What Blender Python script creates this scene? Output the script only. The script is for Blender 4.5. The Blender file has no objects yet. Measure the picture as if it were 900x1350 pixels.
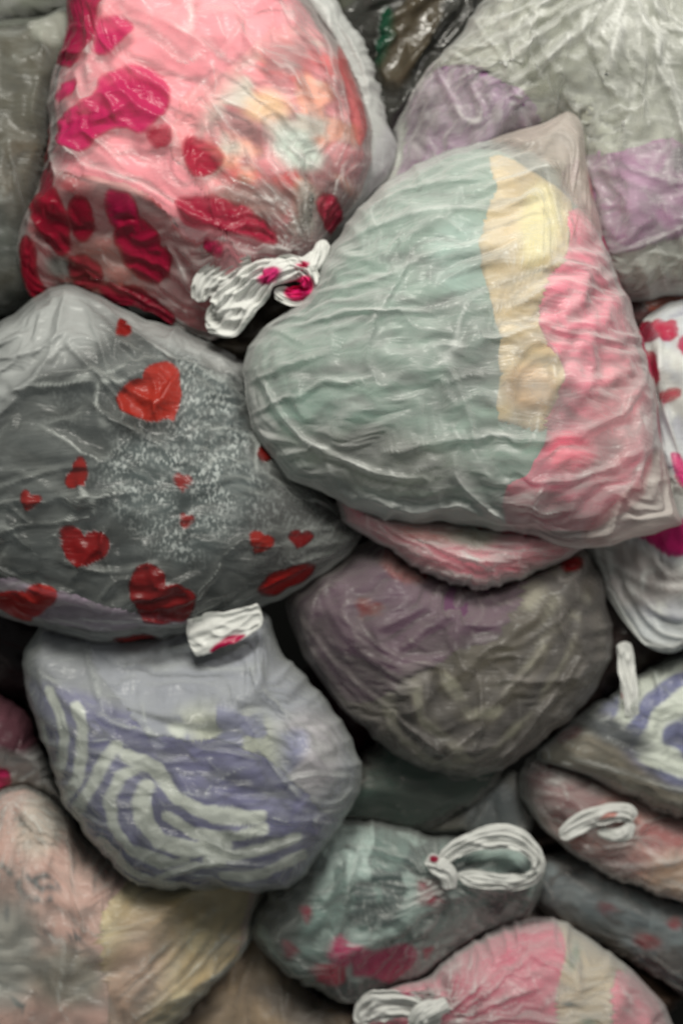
import bpy, math, random
import numpy as np
from mathutils import Vector, Matrix

# ---------------------------------------------------------------- camera, world, lamps
SC = bpy.context.scene
COL = SC.collection
PITCH = math.radians(62)                      # the heap is looked down on
NV = Vector((0, -math.cos(PITCH), math.sin(PITCH)))   # out of the heap, to the viewer
UV_ = Vector((0, math.sin(PITCH), math.cos(PITCH)))   # up along the heap
RV = Vector((1, 0, 0))
ORG = Vector((0, 0, 0.60))
DIST = 2600.0

def W(x, y, d):
    """heap coordinates in mm (x right, y down the slope, d out of the slope) to world metres"""
    return ORG + RV * ((x - 450) / 1000) + UV_ * ((675 - y) / 1000) + NV * (d / 1000)

cam_d = bpy.data.cameras.new('camera')
cam = bpy.data.objects.new('camera', cam_d); COL.objects.link(cam)
cam.location = W(450, 675, DIST)
cam.rotation_euler = NV.to_track_quat('Z', 'Y').to_euler()
cam_d.sensor_fit = 'VERTICAL'; cam_d.sensor_height = 36.0
cam_d.lens = 36.0 * DIST / 1350.0
cam_d.clip_start = 0.05; cam_d.clip_end = 50
cam_d.dof.use_dof = True
cam_d.dof.focus_distance = (DIST - 330) / 1000
cam_d.dof.aperture_fstop = 2.1
SC.camera = cam

world = bpy.data.worlds.new('World'); SC.world = world; world.use_nodes = True
world.node_tree.nodes['Background'].inputs[0].default_value = (0.80, 0.84, 0.80, 1)
world.node_tree.nodes['Background'].inputs[1].default_value = 0.19

def area(name, pos, target, size, power, color):
    l = bpy.data.lights.new(name, 'AREA'); l.shape = 'RECTANGLE'
    l.size, l.size_y = size; l.energy = power; l.color = color
    o = bpy.data.objects.new(name, l); COL.objects.link(o)
    p = W(*pos); t = W(*target); o.location = p
    o.rotation_euler = (p - t).to_track_quat('Z', 'Y').to_euler()
    return o
area('ceiling_lamp', (300, -950, 1900), (430, 450, 0), (0.8, 0.4), 60, (1.0, 0.97, 0.88))
area('second_ceiling_lamp', (1500, -500, 2200), (450, 600, 0), (0.4, 0.3), 22, (1.0, 0.96, 0.90))

SC.view_settings.view_transform = 'Standard'
SC.view_settings.look = 'None'
SC.view_settings.exposure = 0.0
SC.view_settings.gamma = 1.0
SC.cycles.max_bounces = 7
SC.cycles.transparent_max_bounces = 16
SC.cycles.transmission_bounces = 4
SC.cycles.diffuse_bounces = 3
SC.cycles.glossy_bounces = 2
SC.cycles.caustics_reflective = False
SC.cycles.caustics_refractive = False

# ---------------------------------------------------------------- small maths
def L(r, g=None, b=None):
    if g is None: r, g, b = r
    c = np.array([r, g, b], float) / 255
    return tuple(np.where(c <= 0.04045, c / 12.92, ((c + 0.055) / 1.055) ** 2.4))

def vnoise(x, y, seed=0):
    xi = np.floor(x).astype(np.int64); yi = np.floor(y).astype(np.int64)
    fx = x - xi; fy = y - yi
    fx = fx * fx * fx * (fx * (fx * 6 - 15) + 10); fy = fy * fy * fy * (fy * (fy * 6 - 15) + 10)
    def h(a, b):
        n = (a * 374761393 + b * 668265263 + seed * 982451653) & 0xffffffff
        n = ((n ^ (n >> 13)) * 1274126177) & 0xffffffff
        n = (n ^ (n >> 16)) & 0xffffffff
        return n / 4294967295.0 * 2 - 1
    return (h(xi, yi) * (1 - fx) + h(xi + 1, yi) * fx) * (1 - fy) + (h(xi, yi + 1) * (1 - fx) + h(xi + 1, yi + 1) * fx) * fy

def fbm(x, y, seed=0, octaves=3):
    s = 0; a = 1; t = 0
    for k in range(octaves):
        s = s + a * vnoise(x * 2 ** k + 13.7 * k, y * 2 ** k - 7.1 * k, seed + k * 17); t += a; a *= 0.5
    return s / t

def smooth01(t):
    t = np.clip(t, 0, 1); return t * t * (3 - 2 * t)

def spline(pts, closed=True, sub=7):
    """Catmull-Rom through the points; a third value 1 marks a sharp corner"""
    P = [np.array(p[:2], float) for p in pts]; sharp = [len(p) > 2 and p[2] for p in pts]
    n = len(P); out = []
    for i in range(n if closed else n - 1):
        p1, p2 = P[i], P[(i + 1) % n]
        p0 = P[(i - 1) % n] if (closed or i > 0) else p1
        p3 = P[(i + 2) % n] if (closed or i < n - 2) else p2
        if sharp[i]: p0 = p1
        if sharp[(i + 1) % n]: p3 = p2
        for k in range(sub):
            t = k / sub
            out.append(0.5 * ((2 * p1) + (-p0 + p2) * t + (2 * p0 - 5 * p1 + 4 * p2 - p3) * t * t + (-p0 + 3 * p1 - 3 * p2 + p3) * t ** 3))
    if not closed: out.append(P[-1])
    return np.array(out)

def sdf(poly, x, y):
    """signed distance, positive inside"""
    x = np.asarray(x, float); y = np.asarray(y, float)
    d2 = np.full(x.shape, 1e12); ins = np.zeros(x.shape, bool)
    n = len(poly)
    for i in range(n):
        ax, ay = poly[i]; bx, by = poly[(i + 1) % n]
        ex, ey = bx - ax, by - ay; l2 = ex * ex + ey * ey
        if l2 < 1e-9: continue
        t = np.clip(((x - ax) * ex + (y - ay) * ey) / l2, 0, 1)
        d2 = np.minimum(d2, (x - ax - t * ex) ** 2 + (y - ay - t * ey) ** 2)
        if ay != by:
            c = ((ay > y) != (by > y)) & (x < ex * (y - ay) / ey + ax)
            ins ^= c
    d = np.sqrt(d2)
    return np.where(ins, d, -d)

def line_dist(pts, x, y):
    """distance to an open polyline and the 0..1 position along it"""
    pts = np.asarray(pts, float); seg = np.linalg.norm(np.diff(pts, axis=0), axis=1); tot = seg.sum(); acc = 0
    best = np.full(np.shape(x), 1e9); pos = np.zeros(np.shape(x)); tx = np.zeros(np.shape(x)); ty = np.zeros(np.shape(x))
    for i in range(len(pts) - 1):
        a = pts[i]; e = pts[i + 1] - a; l2 = e @ e
        t = np.clip(((x - a[0]) * e[0] + (y - a[1]) * e[1]) / l2, 0, 1)
        d = np.hypot(x - a[0] - t * e[0], y - a[1] - t * e[1])
        m = d < best
        best = np.where(m, d, best); pos = np.where(m, (acc + t * seg[i]) / tot, pos)
        tx = np.where(m, e[0] / seg[i], tx); ty = np.where(m, e[1] / seg[i], ty)
        acc += seg[i]
    return best, pos, tx, ty

# ---------------------------------------------------------------- raster of the heap
CELL = 4.0; X0, Y0 = -400.0, -400.0; NX, NY = 430, 550
GX, GY = np.meshgrid(X0 + CELL * np.arange(NX), Y0 + CELL * np.arange(NY))
CEIL = np.full((NY, NX), 2000.0)      # nothing placed later may reach above this
TOP = np.full((NY, NX), -2000.0)      # upper surface of what has been placed

def samp(M, x, y):
    u = np.clip((x - X0) / CELL, 0, NX - 1.001); v = np.clip((y - Y0) / CELL, 0, NY - 1.001)
    i = u.astype(int); j = v.astype(int); fu = u - i; fv = v - j
    return (M[j, i] * (1 - fu) + M[j, i + 1] * fu) * (1 - fv) + (M[j + 1, i] * (1 - fu) + M[j + 1, i + 1] * fu) * fv

def poisson(S):
    """soap-film dome over the region S>0, scaled so its square root is ellipsoid-like"""
    ys, xs = np.where(S > 0)
    y0, y1, x0, x1 = ys.min() - 1, ys.max() + 2, xs.min() - 1, xs.max() + 2
    M = (S[y0:y1, x0:x1] > 0).astype(float); U = M * (S[y0:y1, x0:x1]) * 30
    h, w = U.shape; par = (np.add.outer(np.arange(h), np.arange(w)) % 2)
    om = 2 / (1 + math.pi / max(h, w))
    A = [M * (par == k) * om for k in (0, 1)]
    for it in range(170):
        for k in (0, 1):
            R = np.zeros_like(U)
            R[1:-1, 1:-1] = 0.25 * (U[:-2, 1:-1] + U[2:, 1:-1] + U[1:-1, :-2] + U[1:-1, 2:] + 1.0) - U[1:-1, 1:-1]
            U += A[k] * R
    out = np.zeros_like(S); out[y0:y1, x0:x1] = U / U.max()
    return np.clip(out, 0, 1)

def blur(M, n=1):
    for _ in range(n):
        M = (np.roll(M, 1, 0) + np.roll(M, -1, 0) + np.roll(M, 1, 1) + np.roll(M, -1, 1) + 4 * M) / 8
    return M

# ---------------------------------------------------------------- disc grid
_grids = {}
def disc(n):
    if n in _grids: return _grids[n]
    a = np.linspace(-1, 1, n); U, V = np.meshgrid(a, a)
    big = np.abs(U) >= np.abs(V)
    with np.errstate(divide='ignore', invalid='ignore'):
        th = np.where(big, (math.pi / 4) * V / np.where(U == 0, 1, U), math.pi / 2 - (math.pi / 4) * U / np.where(V == 0, 1, V))
    r = np.where(big, U, V); th = np.where(r < 0, th + math.pi, th); r = np.abs(r)
    th = np.mod(th, 2 * math.pi)
    _grids[n] = (r, th); return r, th

class Shape:
    """a closed cushion over an outline: front and back domes that meet at the rim"""
    RF = 0.74
    def __init__(s, poly, rim, hf, hb, flat=1.6, centre=None):
        s.poly = poly; s.rim, s.hf, s.hb, s.flat = rim, hf, hb, flat
        s.S = sdf(poly, GX, GY); s.u = poisson(s.S)
        if centre is None:
            j, i = np.unravel_index(np.argmax(s.u), s.u.shape); centre = (X0 + i * CELL, Y0 + j * CELL)
        s.c = np.array(centre, float)
        th = np.linspace(0, 2 * math.pi, 721)[:-1]                       # ray lengths
        dx, dy = np.cos(th), np.sin(th); R = np.full(720, 1e9)
        for k in range(len(poly)):
            a = poly[k] - s.c; b = poly[(k + 1) % len(poly)] - s.c; e = b - a
            den = dx * e[1] - dy * e[0]; den = np.where(np.abs(den) < 1e-9, 1e-9, den)
            t = (a[0] * e[1] - a[1] * e[0]) / den; q = (a[0] * dy - a[1] * dx) / den
            ok = (t > 0) & (q >= -1e-6) & (q <= 1 + 1e-6)
            R = np.where(ok, np.minimum(R, t), R)
        R[R > 1e8] = np.median(R[R < 1e8])
        rn = fbm(3 * np.cos(th) + 5, 3 * np.sin(th) + 7, int(abs(s.c[0])) + 3, 3); r2 = np.abs(fbm(6 * np.cos(th), 6 * np.sin(th) + 3, int(abs(s.c[1])) + 9, 2))
        s.R = R + 5.0 * rn - 7.0 * (r2 - 0.2)
        s.k = np.sqrt(np.clip(samp(s.u, s.c[0] + dx * R * .8, s.c[1] + dy * R * .8), 0.02, 1)) / 0.6
        for _ in range(8): s.k = (np.roll(s.k, 1) + s.k + np.roll(s.k, -1)) / 3
    def grid(s, n):
        r, th = disc(n)
        q = th / (2 * math.pi) * 720; i = q.astype(int) % 720; f = q - np.floor(q); j = (i + 1) % 720
        R = s.R[i] * (1 - f) + s.R[j] * f; K = s.k[i] * (1 - f) + s.k[j] * f
        front = r <= s.RF
        rho = np.where(front, np.sin(np.clip(r / s.RF, 0, 1) * math.pi / 2), np.cos(np.clip((r - s.RF) / (1 - s.RF), 0, 1) * math.pi / 2 * 0.985))
        X = s.c[0] + np.cos(th) * R * rho; Y = s.c[1] + np.sin(th) * R * rho
        fp = np.sqrt(np.clip(samp(s.u, X, Y), 0, 1)); fe = K * np.sqrt(np.clip(1 - rho ** 2, 0, 1))
        w = smooth01((rho - 0.72) / 0.22); f = np.clip(fp * (1 - w) + fe * w, 0, 1)
        f = (1 - (1 - f) ** s.flat) ** 1.4
        return X, Y, f, front, rho, r
    def fmap(s):
        return (1 - (1 - np.sqrt(s.u)) ** s.flat) ** 1.4

def normals(P):
    du = np.gradient(P, axis=1); dv = np.gradient(P, axis=0)
    N = np.cross(du, dv); N /= np.linalg.norm(N, axis=2, keepdims=True) + 1e-9
    return N

def upsample(D, n):
    m = D.shape[0]; t = np.linspace(0, m - 1, n); i = np.clip(t.astype(int), 0, m - 2); f = (t - i)
    A = D[i] * (1 - f)[:, None, None] + D[i + 1] * f[:, None, None]
    return A[:, i] * (1 - f)[None, :, None] + A[:, i + 1] * f[None, :, None]

PAIRS = []
for dy, dx in ((0, 1), (1, 0), (1, 1), (1, -1)):
    for par in (0, 1):
        PAIRS.append((dy, dx, par))

def relax(P, B, mob, tdir, grow, iso, iters, kb, press, lo, hi):
    """position based cloth: B is the rest shape, grown across the fold direction tdir"""
    n = P.shape[0]; N = normals(B).astype(np.float32)
    if N[n // 2, n // 2, 2] < 0: N = -N
    P = P.astype(np.float32); B = B.astype(np.float32); mob = mob[..., None].astype(np.float32)
    jobs = []
    for dy, dx, par in PAIRS:
        if dy == 0: a = (slice(None), slice(par, n - 1, 2)); b = (slice(None), slice(par + 1, n, 2))
        elif dx == 0: a = (slice(par, n - 1, 2), slice(None)); b = (slice(par + 1, n, 2), slice(None))
        elif dx == 1: a = (slice(par, n - 1, 2), slice(0, n - 1)); b = (slice(par + 1, n, 2), slice(1, n))
        else: a = (slice(par, n - 1, 2), slice(1, n)); b = (slice(par + 1, n, 2), slice(0, n - 1))
        e = B[b] - B[a]; l = np.sqrt((e * e).sum(-1)) + 1e-6
        t = tdir[a]; c2 = ((e[..., 0] * t[..., 0] + e[..., 1] * t[..., 1]) / l) ** 2
        rest = l * (1 + iso[a] + grow[a] * (1 - np.clip(c2, 0, 1)))
        jobs.append((a, b, rest.astype(np.float32), 0.5 if (dy and dx) else 1.0))
    LB = np.zeros_like(B); LB[1:-1, 1:-1] = (B[:-2, 1:-1] + B[2:, 1:-1] + B[1:-1, :-2] + B[1:-1, 2:]) / 4 - B[1:-1, 1:-1]
    for it in range(iters):
        for a, b, rest, st in jobs:
            d = P[b] - P[a]; l = np.sqrt(np.einsum('ijk,ijk->ij', d, d)) + 1e-6
            c = d * ((l - rest) / l * 0.5 * st)[..., None]
            P[a] += c * mob[a]; P[b] -= c * mob[b]
        LP = (P[:-2, 1:-1] + P[2:, 1:-1] + P[1:-1, :-2] + P[1:-1, 2:]) / 4 - P[1:-1, 1:-1]
        P[1:-1, 1:-1] += kb * mob[1:-1, 1:-1] * (LP - LB[1:-1, 1:-1])
        P += N * press * mob
        if it % 2 == 1 or it == iters - 1:
            dn = ((P - B) * N).sum(-1)
            low = lo - dn; P += N * (np.maximum(low, 0) * mob[..., 0])[..., None]
            if hi is not None:
                over = P[..., 2] - samp(hi, P[..., 0], P[..., 1]); P[..., 2] -= np.maximum(over, 0) * mob[..., 0]
    return P

# ---------------------------------------------------------------- materials
def new_mat(name):
    m = bpy.data.materials.new(name); m.use_nodes = True
    nt = m.node_tree; nt.nodes.clear(); return m, nt, nt.nodes, nt.links

def mathn(nt, op, a, b=None, clamp=False):
    n = nt.nodes.new('ShaderNodeMath'); n.operation = op; n.use_clamp = clamp
    for k, v in enumerate((a, b)):
        if v is None: continue
        if isinstance(v, (int, float)): n.inputs[k].default_value = v
        else: nt.links.new(v, n.inputs[k])
    return n.outputs[0]

def film_mat(name, milk=(0.80, 0.83, 0.80), op=0.22, edge=0.55, rough=0.30, gloss=0.56, bump=0.38, blotch=0.20):
    m, nt, N, K = new_mat(name)
    out = N.new('ShaderNodeOutputMaterial')
    at = N.new('ShaderNodeAttribute'); at.attribute_name = 'Print'
    tc = N.new('ShaderNodeTexCoord')
    nz = N.new('ShaderNodeTexNoise'); nz.inputs['Scale'].default_value = 14; nz.inputs['Detail'].default_value = 5
    nz.inputs['Distortion'].default_value = 1.2; K.new(tc.outputs['Object'], nz.inputs['Vector'])
    lw = N.new('ShaderNodeLayerWeight'); lw.inputs['Blend'].default_value = 0.5
    bp = N.new('ShaderNodeBump'); bp.inputs['Strength'].default_value = bump; bp.inputs['Distance'].default_value = 0.004
    mp = N.new('ShaderNodeMapping'); mp.inputs['Rotation'].default_value = (0.3, 0.2, 0.6); mp.inputs['Scale'].default_value = (0.8, 4.2, 1)
    K.new(tc.outputs['Object'], mp.inputs['Vector'])
    n2 = N.new('ShaderNodeTexNoise'); n2.inputs['Scale'].default_value = 15; n2.inputs['Detail'].default_value = 3; n2.inputs['Distortion'].default_value = 0.8
    K.new(mp.outputs[0], n2.inputs['Vector'])
    n3 = N.new('ShaderNodeTexNoise'); n3.inputs['Scale'].default_value = 16; n3.inputs['Detail'].default_value = 2; n3.inputs['Distortion'].default_value = 1.5; K.new(mp.outputs[0], n3.inputs['Vector'])
    rg = mathn(nt, 'ADD', mathn(nt, 'ABSOLUTE', mathn(nt, 'SUBTRACT', n2.outputs['Fac'], 0.5)), mathn(nt, 'MULTIPLY', mathn(nt, 'ABSOLUTE', mathn(nt, 'SUBTRACT', n3.outputs['Fac'], 0.5)), 2.0))
    rg = mathn(nt, 'MULTIPLY', rg, -1.0)
    K.new(rg, bp.inputs['Height'])
    K.new(bp.outputs[0], lw.inputs['Normal'])
    f3 = mathn(nt, 'POWER', lw.outputs['Facing'], 1.7)
    o = mathn(nt, 'ADD', mathn(nt, 'MULTIPLY', f3, edge), op)
    o = mathn(nt, 'ADD', o, mathn(nt, 'MULTIPLY', mathn(nt, 'SUBTRACT', nz.outputs['Fac'], 0.5), blotch * 2))
    fo = N.new('ShaderNodeAttribute'); fo.attribute_name = 'Fold'      # doubled, creased film is more opaque
    o = mathn(nt, 'ADD', o, mathn(nt, 'MULTIPLY', fo.outputs['Fac'], 0.55))
    pa = mathn(nt, 'MULTIPLY', at.outputs['Alpha'], 0.88)
    o = mathn(nt, 'MAXIMUM', o, pa, True)
    mx = N.new('ShaderNodeMix'); mx.data_type = 'RGBA'
    K.new(mathn(nt, 'MULTIPLY', at.outputs['Alpha'], 4.0, True), mx.inputs[0]); mx.inputs[6].default_value = (*milk, 1); K.new(at.outputs['Color'], mx.inputs[7])
    df = N.new('ShaderNodeBsdfDiffuse'); K.new(mx.outputs[2], df.inputs['Color']); K.new(bp.outputs[0], df.inputs['Normal'])
    tl = N.new('ShaderNodeBsdfTranslucent'); K.new(mx.outputs[2], tl.inputs['Color'])
    m1 = N.new('ShaderNodeMixShader'); m1.inputs[0].default_value = 0.3; K.new(df.outputs[0], m1.inputs[1]); K.new(tl.outputs[0], m1.inputs[2])
    tr = N.new('ShaderNodeBsdfTransparent'); tr.inputs[0].default_value = (0.97, 0.98, 0.97, 1)
    m2 = N.new('ShaderNodeMixShader'); K.new(o, m2.inputs[0]); K.new(tr.outputs[0], m2.inputs[1]); K.new(m1.outputs[0], m2.inputs[2])
    gl = N.new('ShaderNodeBsdfGlossy'); gl.inputs['Roughness'].default_value = rough; K.new(bp.outputs[0], gl.inputs['Normal'])
    fr = N.new('ShaderNodeFresnel'); fr.inputs['IOR'].default_value = 1.42; K.new(bp.outputs[0], fr.inputs['Normal'])
    m3 = N.new('ShaderNodeMixShader'); K.new(mathn(nt, 'MULTIPLY', fr.outputs[0], gloss, True), m3.inputs[0])
    K.new(m2.outputs[0], m3.inputs[1]); K.new(gl.outputs[0], m3.inputs[2]); K.new(m3.outputs[0], out.inputs['Surface'])
    return m

def cloth_mat(name, rough=0.85, knit=0.0, weave=260, sheen=0.12, mottle=0.12):
    m, nt, N, K = new_mat(name)
    out = N.new('ShaderNodeOutputMaterial')
    at = N.new('ShaderNodeAttribute'); at.attribute_name = 'Print'
    tc = N.new('ShaderNodeTexCoord')
    nz = N.new('ShaderNodeTexNoise'); nz.inputs['Scale'].default_value = 22; nz.inputs['Detail'].default_value = 6; K.new(tc.outputs['Object'], nz.inputs['Vector'])
    hs = N.new('ShaderNodeHueSaturation'); K.new(at.outputs['Color'], hs.inputs['Color'])
    K.new(mathn(nt, 'ADD', mathn(nt, 'MULTIPLY', mathn(nt, 'SUBTRACT', nz.outputs['Fac'], 0.5), mottle * 4), 1.0), hs.inputs['Value'])
    col = hs.outputs[0]
    uvn = N.new('ShaderNodeUVMap')
    if knit:
        # knitted white flecks, in rows of short stitches, where the alpha of the paint asks for them
        mp = N.new('ShaderNodeMapping'); mp.inputs['Scale'].default_value = (230, 150, 1); mp.inputs['Rotation'].default_value = (0, 0, 0.12); K.new(uvn.outputs[0], mp.inputs['Vector'])
        wn = N.new('ShaderNodeTexNoise'); wn.inputs['Scale'].default_value = 1.0; wn.inputs['Detail'].default_value = 1.5; wn.inputs['Distortion'].default_value = 0.5; K.new(mp.outputs[0], wn.inputs['Vector'])
        mp2 = N.new('ShaderNodeMapping'); mp2.inputs['Scale'].default_value = (26, 26, 1); K.new(uvn.outputs[0], mp2.inputs['Vector'])
        w2 = N.new('ShaderNodeTexNoise'); w2.inputs['Scale'].default_value = 1.0; w2.inputs['Detail'].default_value = 2; K.new(mp2.outputs[0], w2.inputs['Vector'])
        a = mathn(nt, 'MULTIPLY', mathn(nt, 'SUBTRACT', wn.outputs['Fac'], 0.50), 9, True)
        b = mathn(nt, 'MULTIPLY', mathn(nt, 'SUBTRACT', w2.outputs['Fac'], 0.36), 5, True)
        k = mathn(nt, 'MULTIPLY', mathn(nt, 'MULTIPLY', a, b), at.outputs['Alpha'])
        k = mathn(nt, 'MULTIPLY', k, knit)
        mx = N.new('ShaderNodeMix'); mx.data_type = 'RGBA'; K.new(k, mx.inputs[0]); K.new(col, mx.inputs[6]); mx.inputs[7].default_value = (0.72, 0.76, 0.76, 1)
        col = mx.outputs[2]
    wv = N.new('ShaderNodeTexNoise'); wv.inputs['Scale'].default_value = weave; wv.inputs['Detail'].default_value = 2; K.new(tc.outputs['Object'], wv.inputs['Vector'])
    bp = N.new('ShaderNodeBump'); bp.inputs['Strength'].default_value = 0.35; bp.inputs['Distance'].default_value = 0.0015; K.new(wv.outputs['Fac'], bp.inputs['Height'])
    pb = N.new('ShaderNodeBsdfPrincipled'); K.new(col, pb.inputs['Base Color']); pb.inputs['Roughness'].default_value = rough
    pb.inputs['Sheen Weight'].default_value = sheen; pb.inputs['Specular IOR Level'].default_value = 0.25
    K.new(bp.outputs[0], pb.inputs['Normal']); K.new(pb.outputs[0], out.inputs['Surface'])
    return m

# ---------------------------------------------------------------- painting by vertex (cloth dye, print and some fold shading)
def paint(x, y, base, ops, alpha0=0.0, seed=1, over=False):
    """base colour and a list of prints, in photograph millimetres on the undeformed sheet"""
    wx = x + 5 * fbm(x / 30, y / 30, seed) ; wy = y + 5 * fbm(x / 30, y / 30, seed + 50)
    C = np.empty(x.shape + (4,)); C[..., :3] = base; C[..., 3] = alpha0
    for o in ops:
        kind = o[0]
        if kind == 'poly':
            _, pts, col, soft, al = o; m = smooth01(sdf(spline(pts, sub=4), wx, wy) / soft + 0.5)
        elif kind == 'ell':
            _, cx, cy, rx, ry, rot, col, soft, al = o
            a = math.radians(rot); dx = wx - cx; dy = wy - cy
            u = (dx * math.cos(a) + dy * math.sin(a)) / rx; v = (-dx * math.sin(a) + dy * math.cos(a)) / ry
            m = smooth01((1 - np.hypot(u, v)) * min(rx, ry) / soft + 0.5)
        elif kind == 'heart':
            _, cx, cy, size, rot, col, al, sy = o
            a = math.radians(rot); dx = wx - cx; dy = wy - cy
            u = (dx * math.cos(a) + dy * math.sin(a)) / size; v = -(-dx * math.sin(a) + dy * math.cos(a)) / (size * sy) + 0.12
            h = np.sqrt(u * u + (1.12 * (v - 0.1) - 0.72 * np.sqrt(np.abs(u))) ** 2)
            m = smooth01((1 - h) * size / 4 + 0.5)
        elif kind == 'line':
            _, pts, wid, col, soft, al = o
            dd, _, _, _ = line_dist(pts, wx, wy); m = smooth01((wid - dd) / soft + 0.5)
        elif kind == 'fn':
            _, fn, al = o; m, col = fn(x, y)
            m = np.clip(m, 0, 1)
        col = np.asarray(col)
        if col.ndim == 1: col = np.broadcast_to(col, x.shape + (3,))
        m_ = m[..., None]
        if over:                                                  # ink on clear film: no pale fringe
            a0 = C[..., 3:4] * (1 - m_); a1 = al * m_
            C[..., :3] = np.where(a0 + a1 > 1e-3, (C[..., :3] * a0 + col * a1) / np.maximum(a0 + a1, 1e-3), C[..., :3])
        else:
            C[..., :3] = C[..., :3] * (1 - m_) + col * m_
        C[..., 3] = C[..., 3] * (1 - m) + al * m
    return C

# ---------------------------------------------------------------- mesh output
def link(o, parent=None, **kw):
    COL.objects.link(o)
    if parent is not None: o.parent = parent
    for k, v in kw.items():
        if v: o[k] = v
    return o

def to_world(P, origin):
    Q = np.empty_like(P, dtype=np.float64)
    x = (P[..., 0] - 450) / 1000; y = (675 - P[..., 1]) / 1000; d = P[..., 2] / 1000
    for k in range(3):
        Q[..., k] = ORG[k] + RV[k] * x + UV_[k] * y + NV[k] * d - origin[k]
    return Q

def grid_mesh(name, P, C, UV, mat, origin, fmask=None, depth=0, fold=None):
    n = P.shape[0]; idx = np.arange(n * n).reshape(n, n)
    q = np.stack([idx[:-1, :-1], idx[1:, :-1], idx[1:, 1:], idx[:-1, 1:]], -1)
    q = q.reshape(-1, 4)
    if fmask is not None: q = q[fmask.reshape(-1)]
    co = to_world(P, origin).reshape(-1, 3); c = C.reshape(-1, 4); uv = UV.reshape(-1, 2)
    if fmask is not None:
        used = np.unique(q); mp = np.full(n * n, -1); mp[used] = np.arange(len(used)); q = mp[q]; co = co[used]; c = c[used]; uv = uv[used]
        if depth:                                                    # hem: the cloth edge turned under
            e = np.concatenate([q[:, [0, 1]], q[:, [1, 2]], q[:, [2, 3]], q[:, [3, 0]]])
            key = np.sort(e, 1); kk = key[:, 0] * 10 ** 7 + key[:, 1]
            u_, inv, cnt = np.unique(kk, return_inverse=True, return_counts=True); be = e[cnt[inv] == 1]
            bv = np.unique(be); m2 = np.full(len(co), -1); m2[bv] = len(co) + np.arange(len(bv))
            low = co[bv] - np.array(NV) * depth / 1000
            co = np.concatenate([co, low]); c = np.concatenate([c, c[bv]]); uv = np.concatenate([uv, uv[bv]])
            q = np.concatenate([q, np.stack([be[:, 1], be[:, 0], m2[be[:, 0]], m2[be[:, 1]]], -1)])
    me = bpy.data.meshes.new(name)
    me.vertices.add(len(co)); me.vertices.foreach_set('co', co.astype(np.float32).ravel())
    me.loops.add(len(q) * 4); me.loops.foreach_set('vertex_index', q.astype(np.int32).ravel())
    me.polygons.add(len(q)); me.polygons.foreach_set('loop_start', np.arange(0, len(q) * 4, 4, dtype=np.int32))
    me.polygons.foreach_set('loop_total', np.full(len(q), 4, dtype=np.int32))
    me.polygons.foreach_set('use_smooth', np.ones(len(q), bool))
    me.update(calc_edges=True)
    a = me.color_attributes.new('Print', 'FLOAT_COLOR', 'POINT'); a.data.foreach_set('color', c.astype(np.float32).ravel())
    if fold is not None:
        fa = me.attributes.new('Fold', 'FLOAT', 'POINT'); fa.data.foreach_set('value', fold.astype(np.float32).ravel())
    ul = me.uv_layers.new(name='UVMap'); ul.data.foreach_set('uv', uv[q.ravel()].astype(np.float32).ravel())
    me.materials.append(mat)
    return bpy.data.objects.new(name, me)

def pxmm(pts, d):
    """photograph position of something lying at depth d, in heap mm"""
    k = (DIST - d) / DIST
    return [(450 + (p[0] - 450) * k, 675 + (p[1] - 675) * k, *p[2:]) for p in pts]

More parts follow.
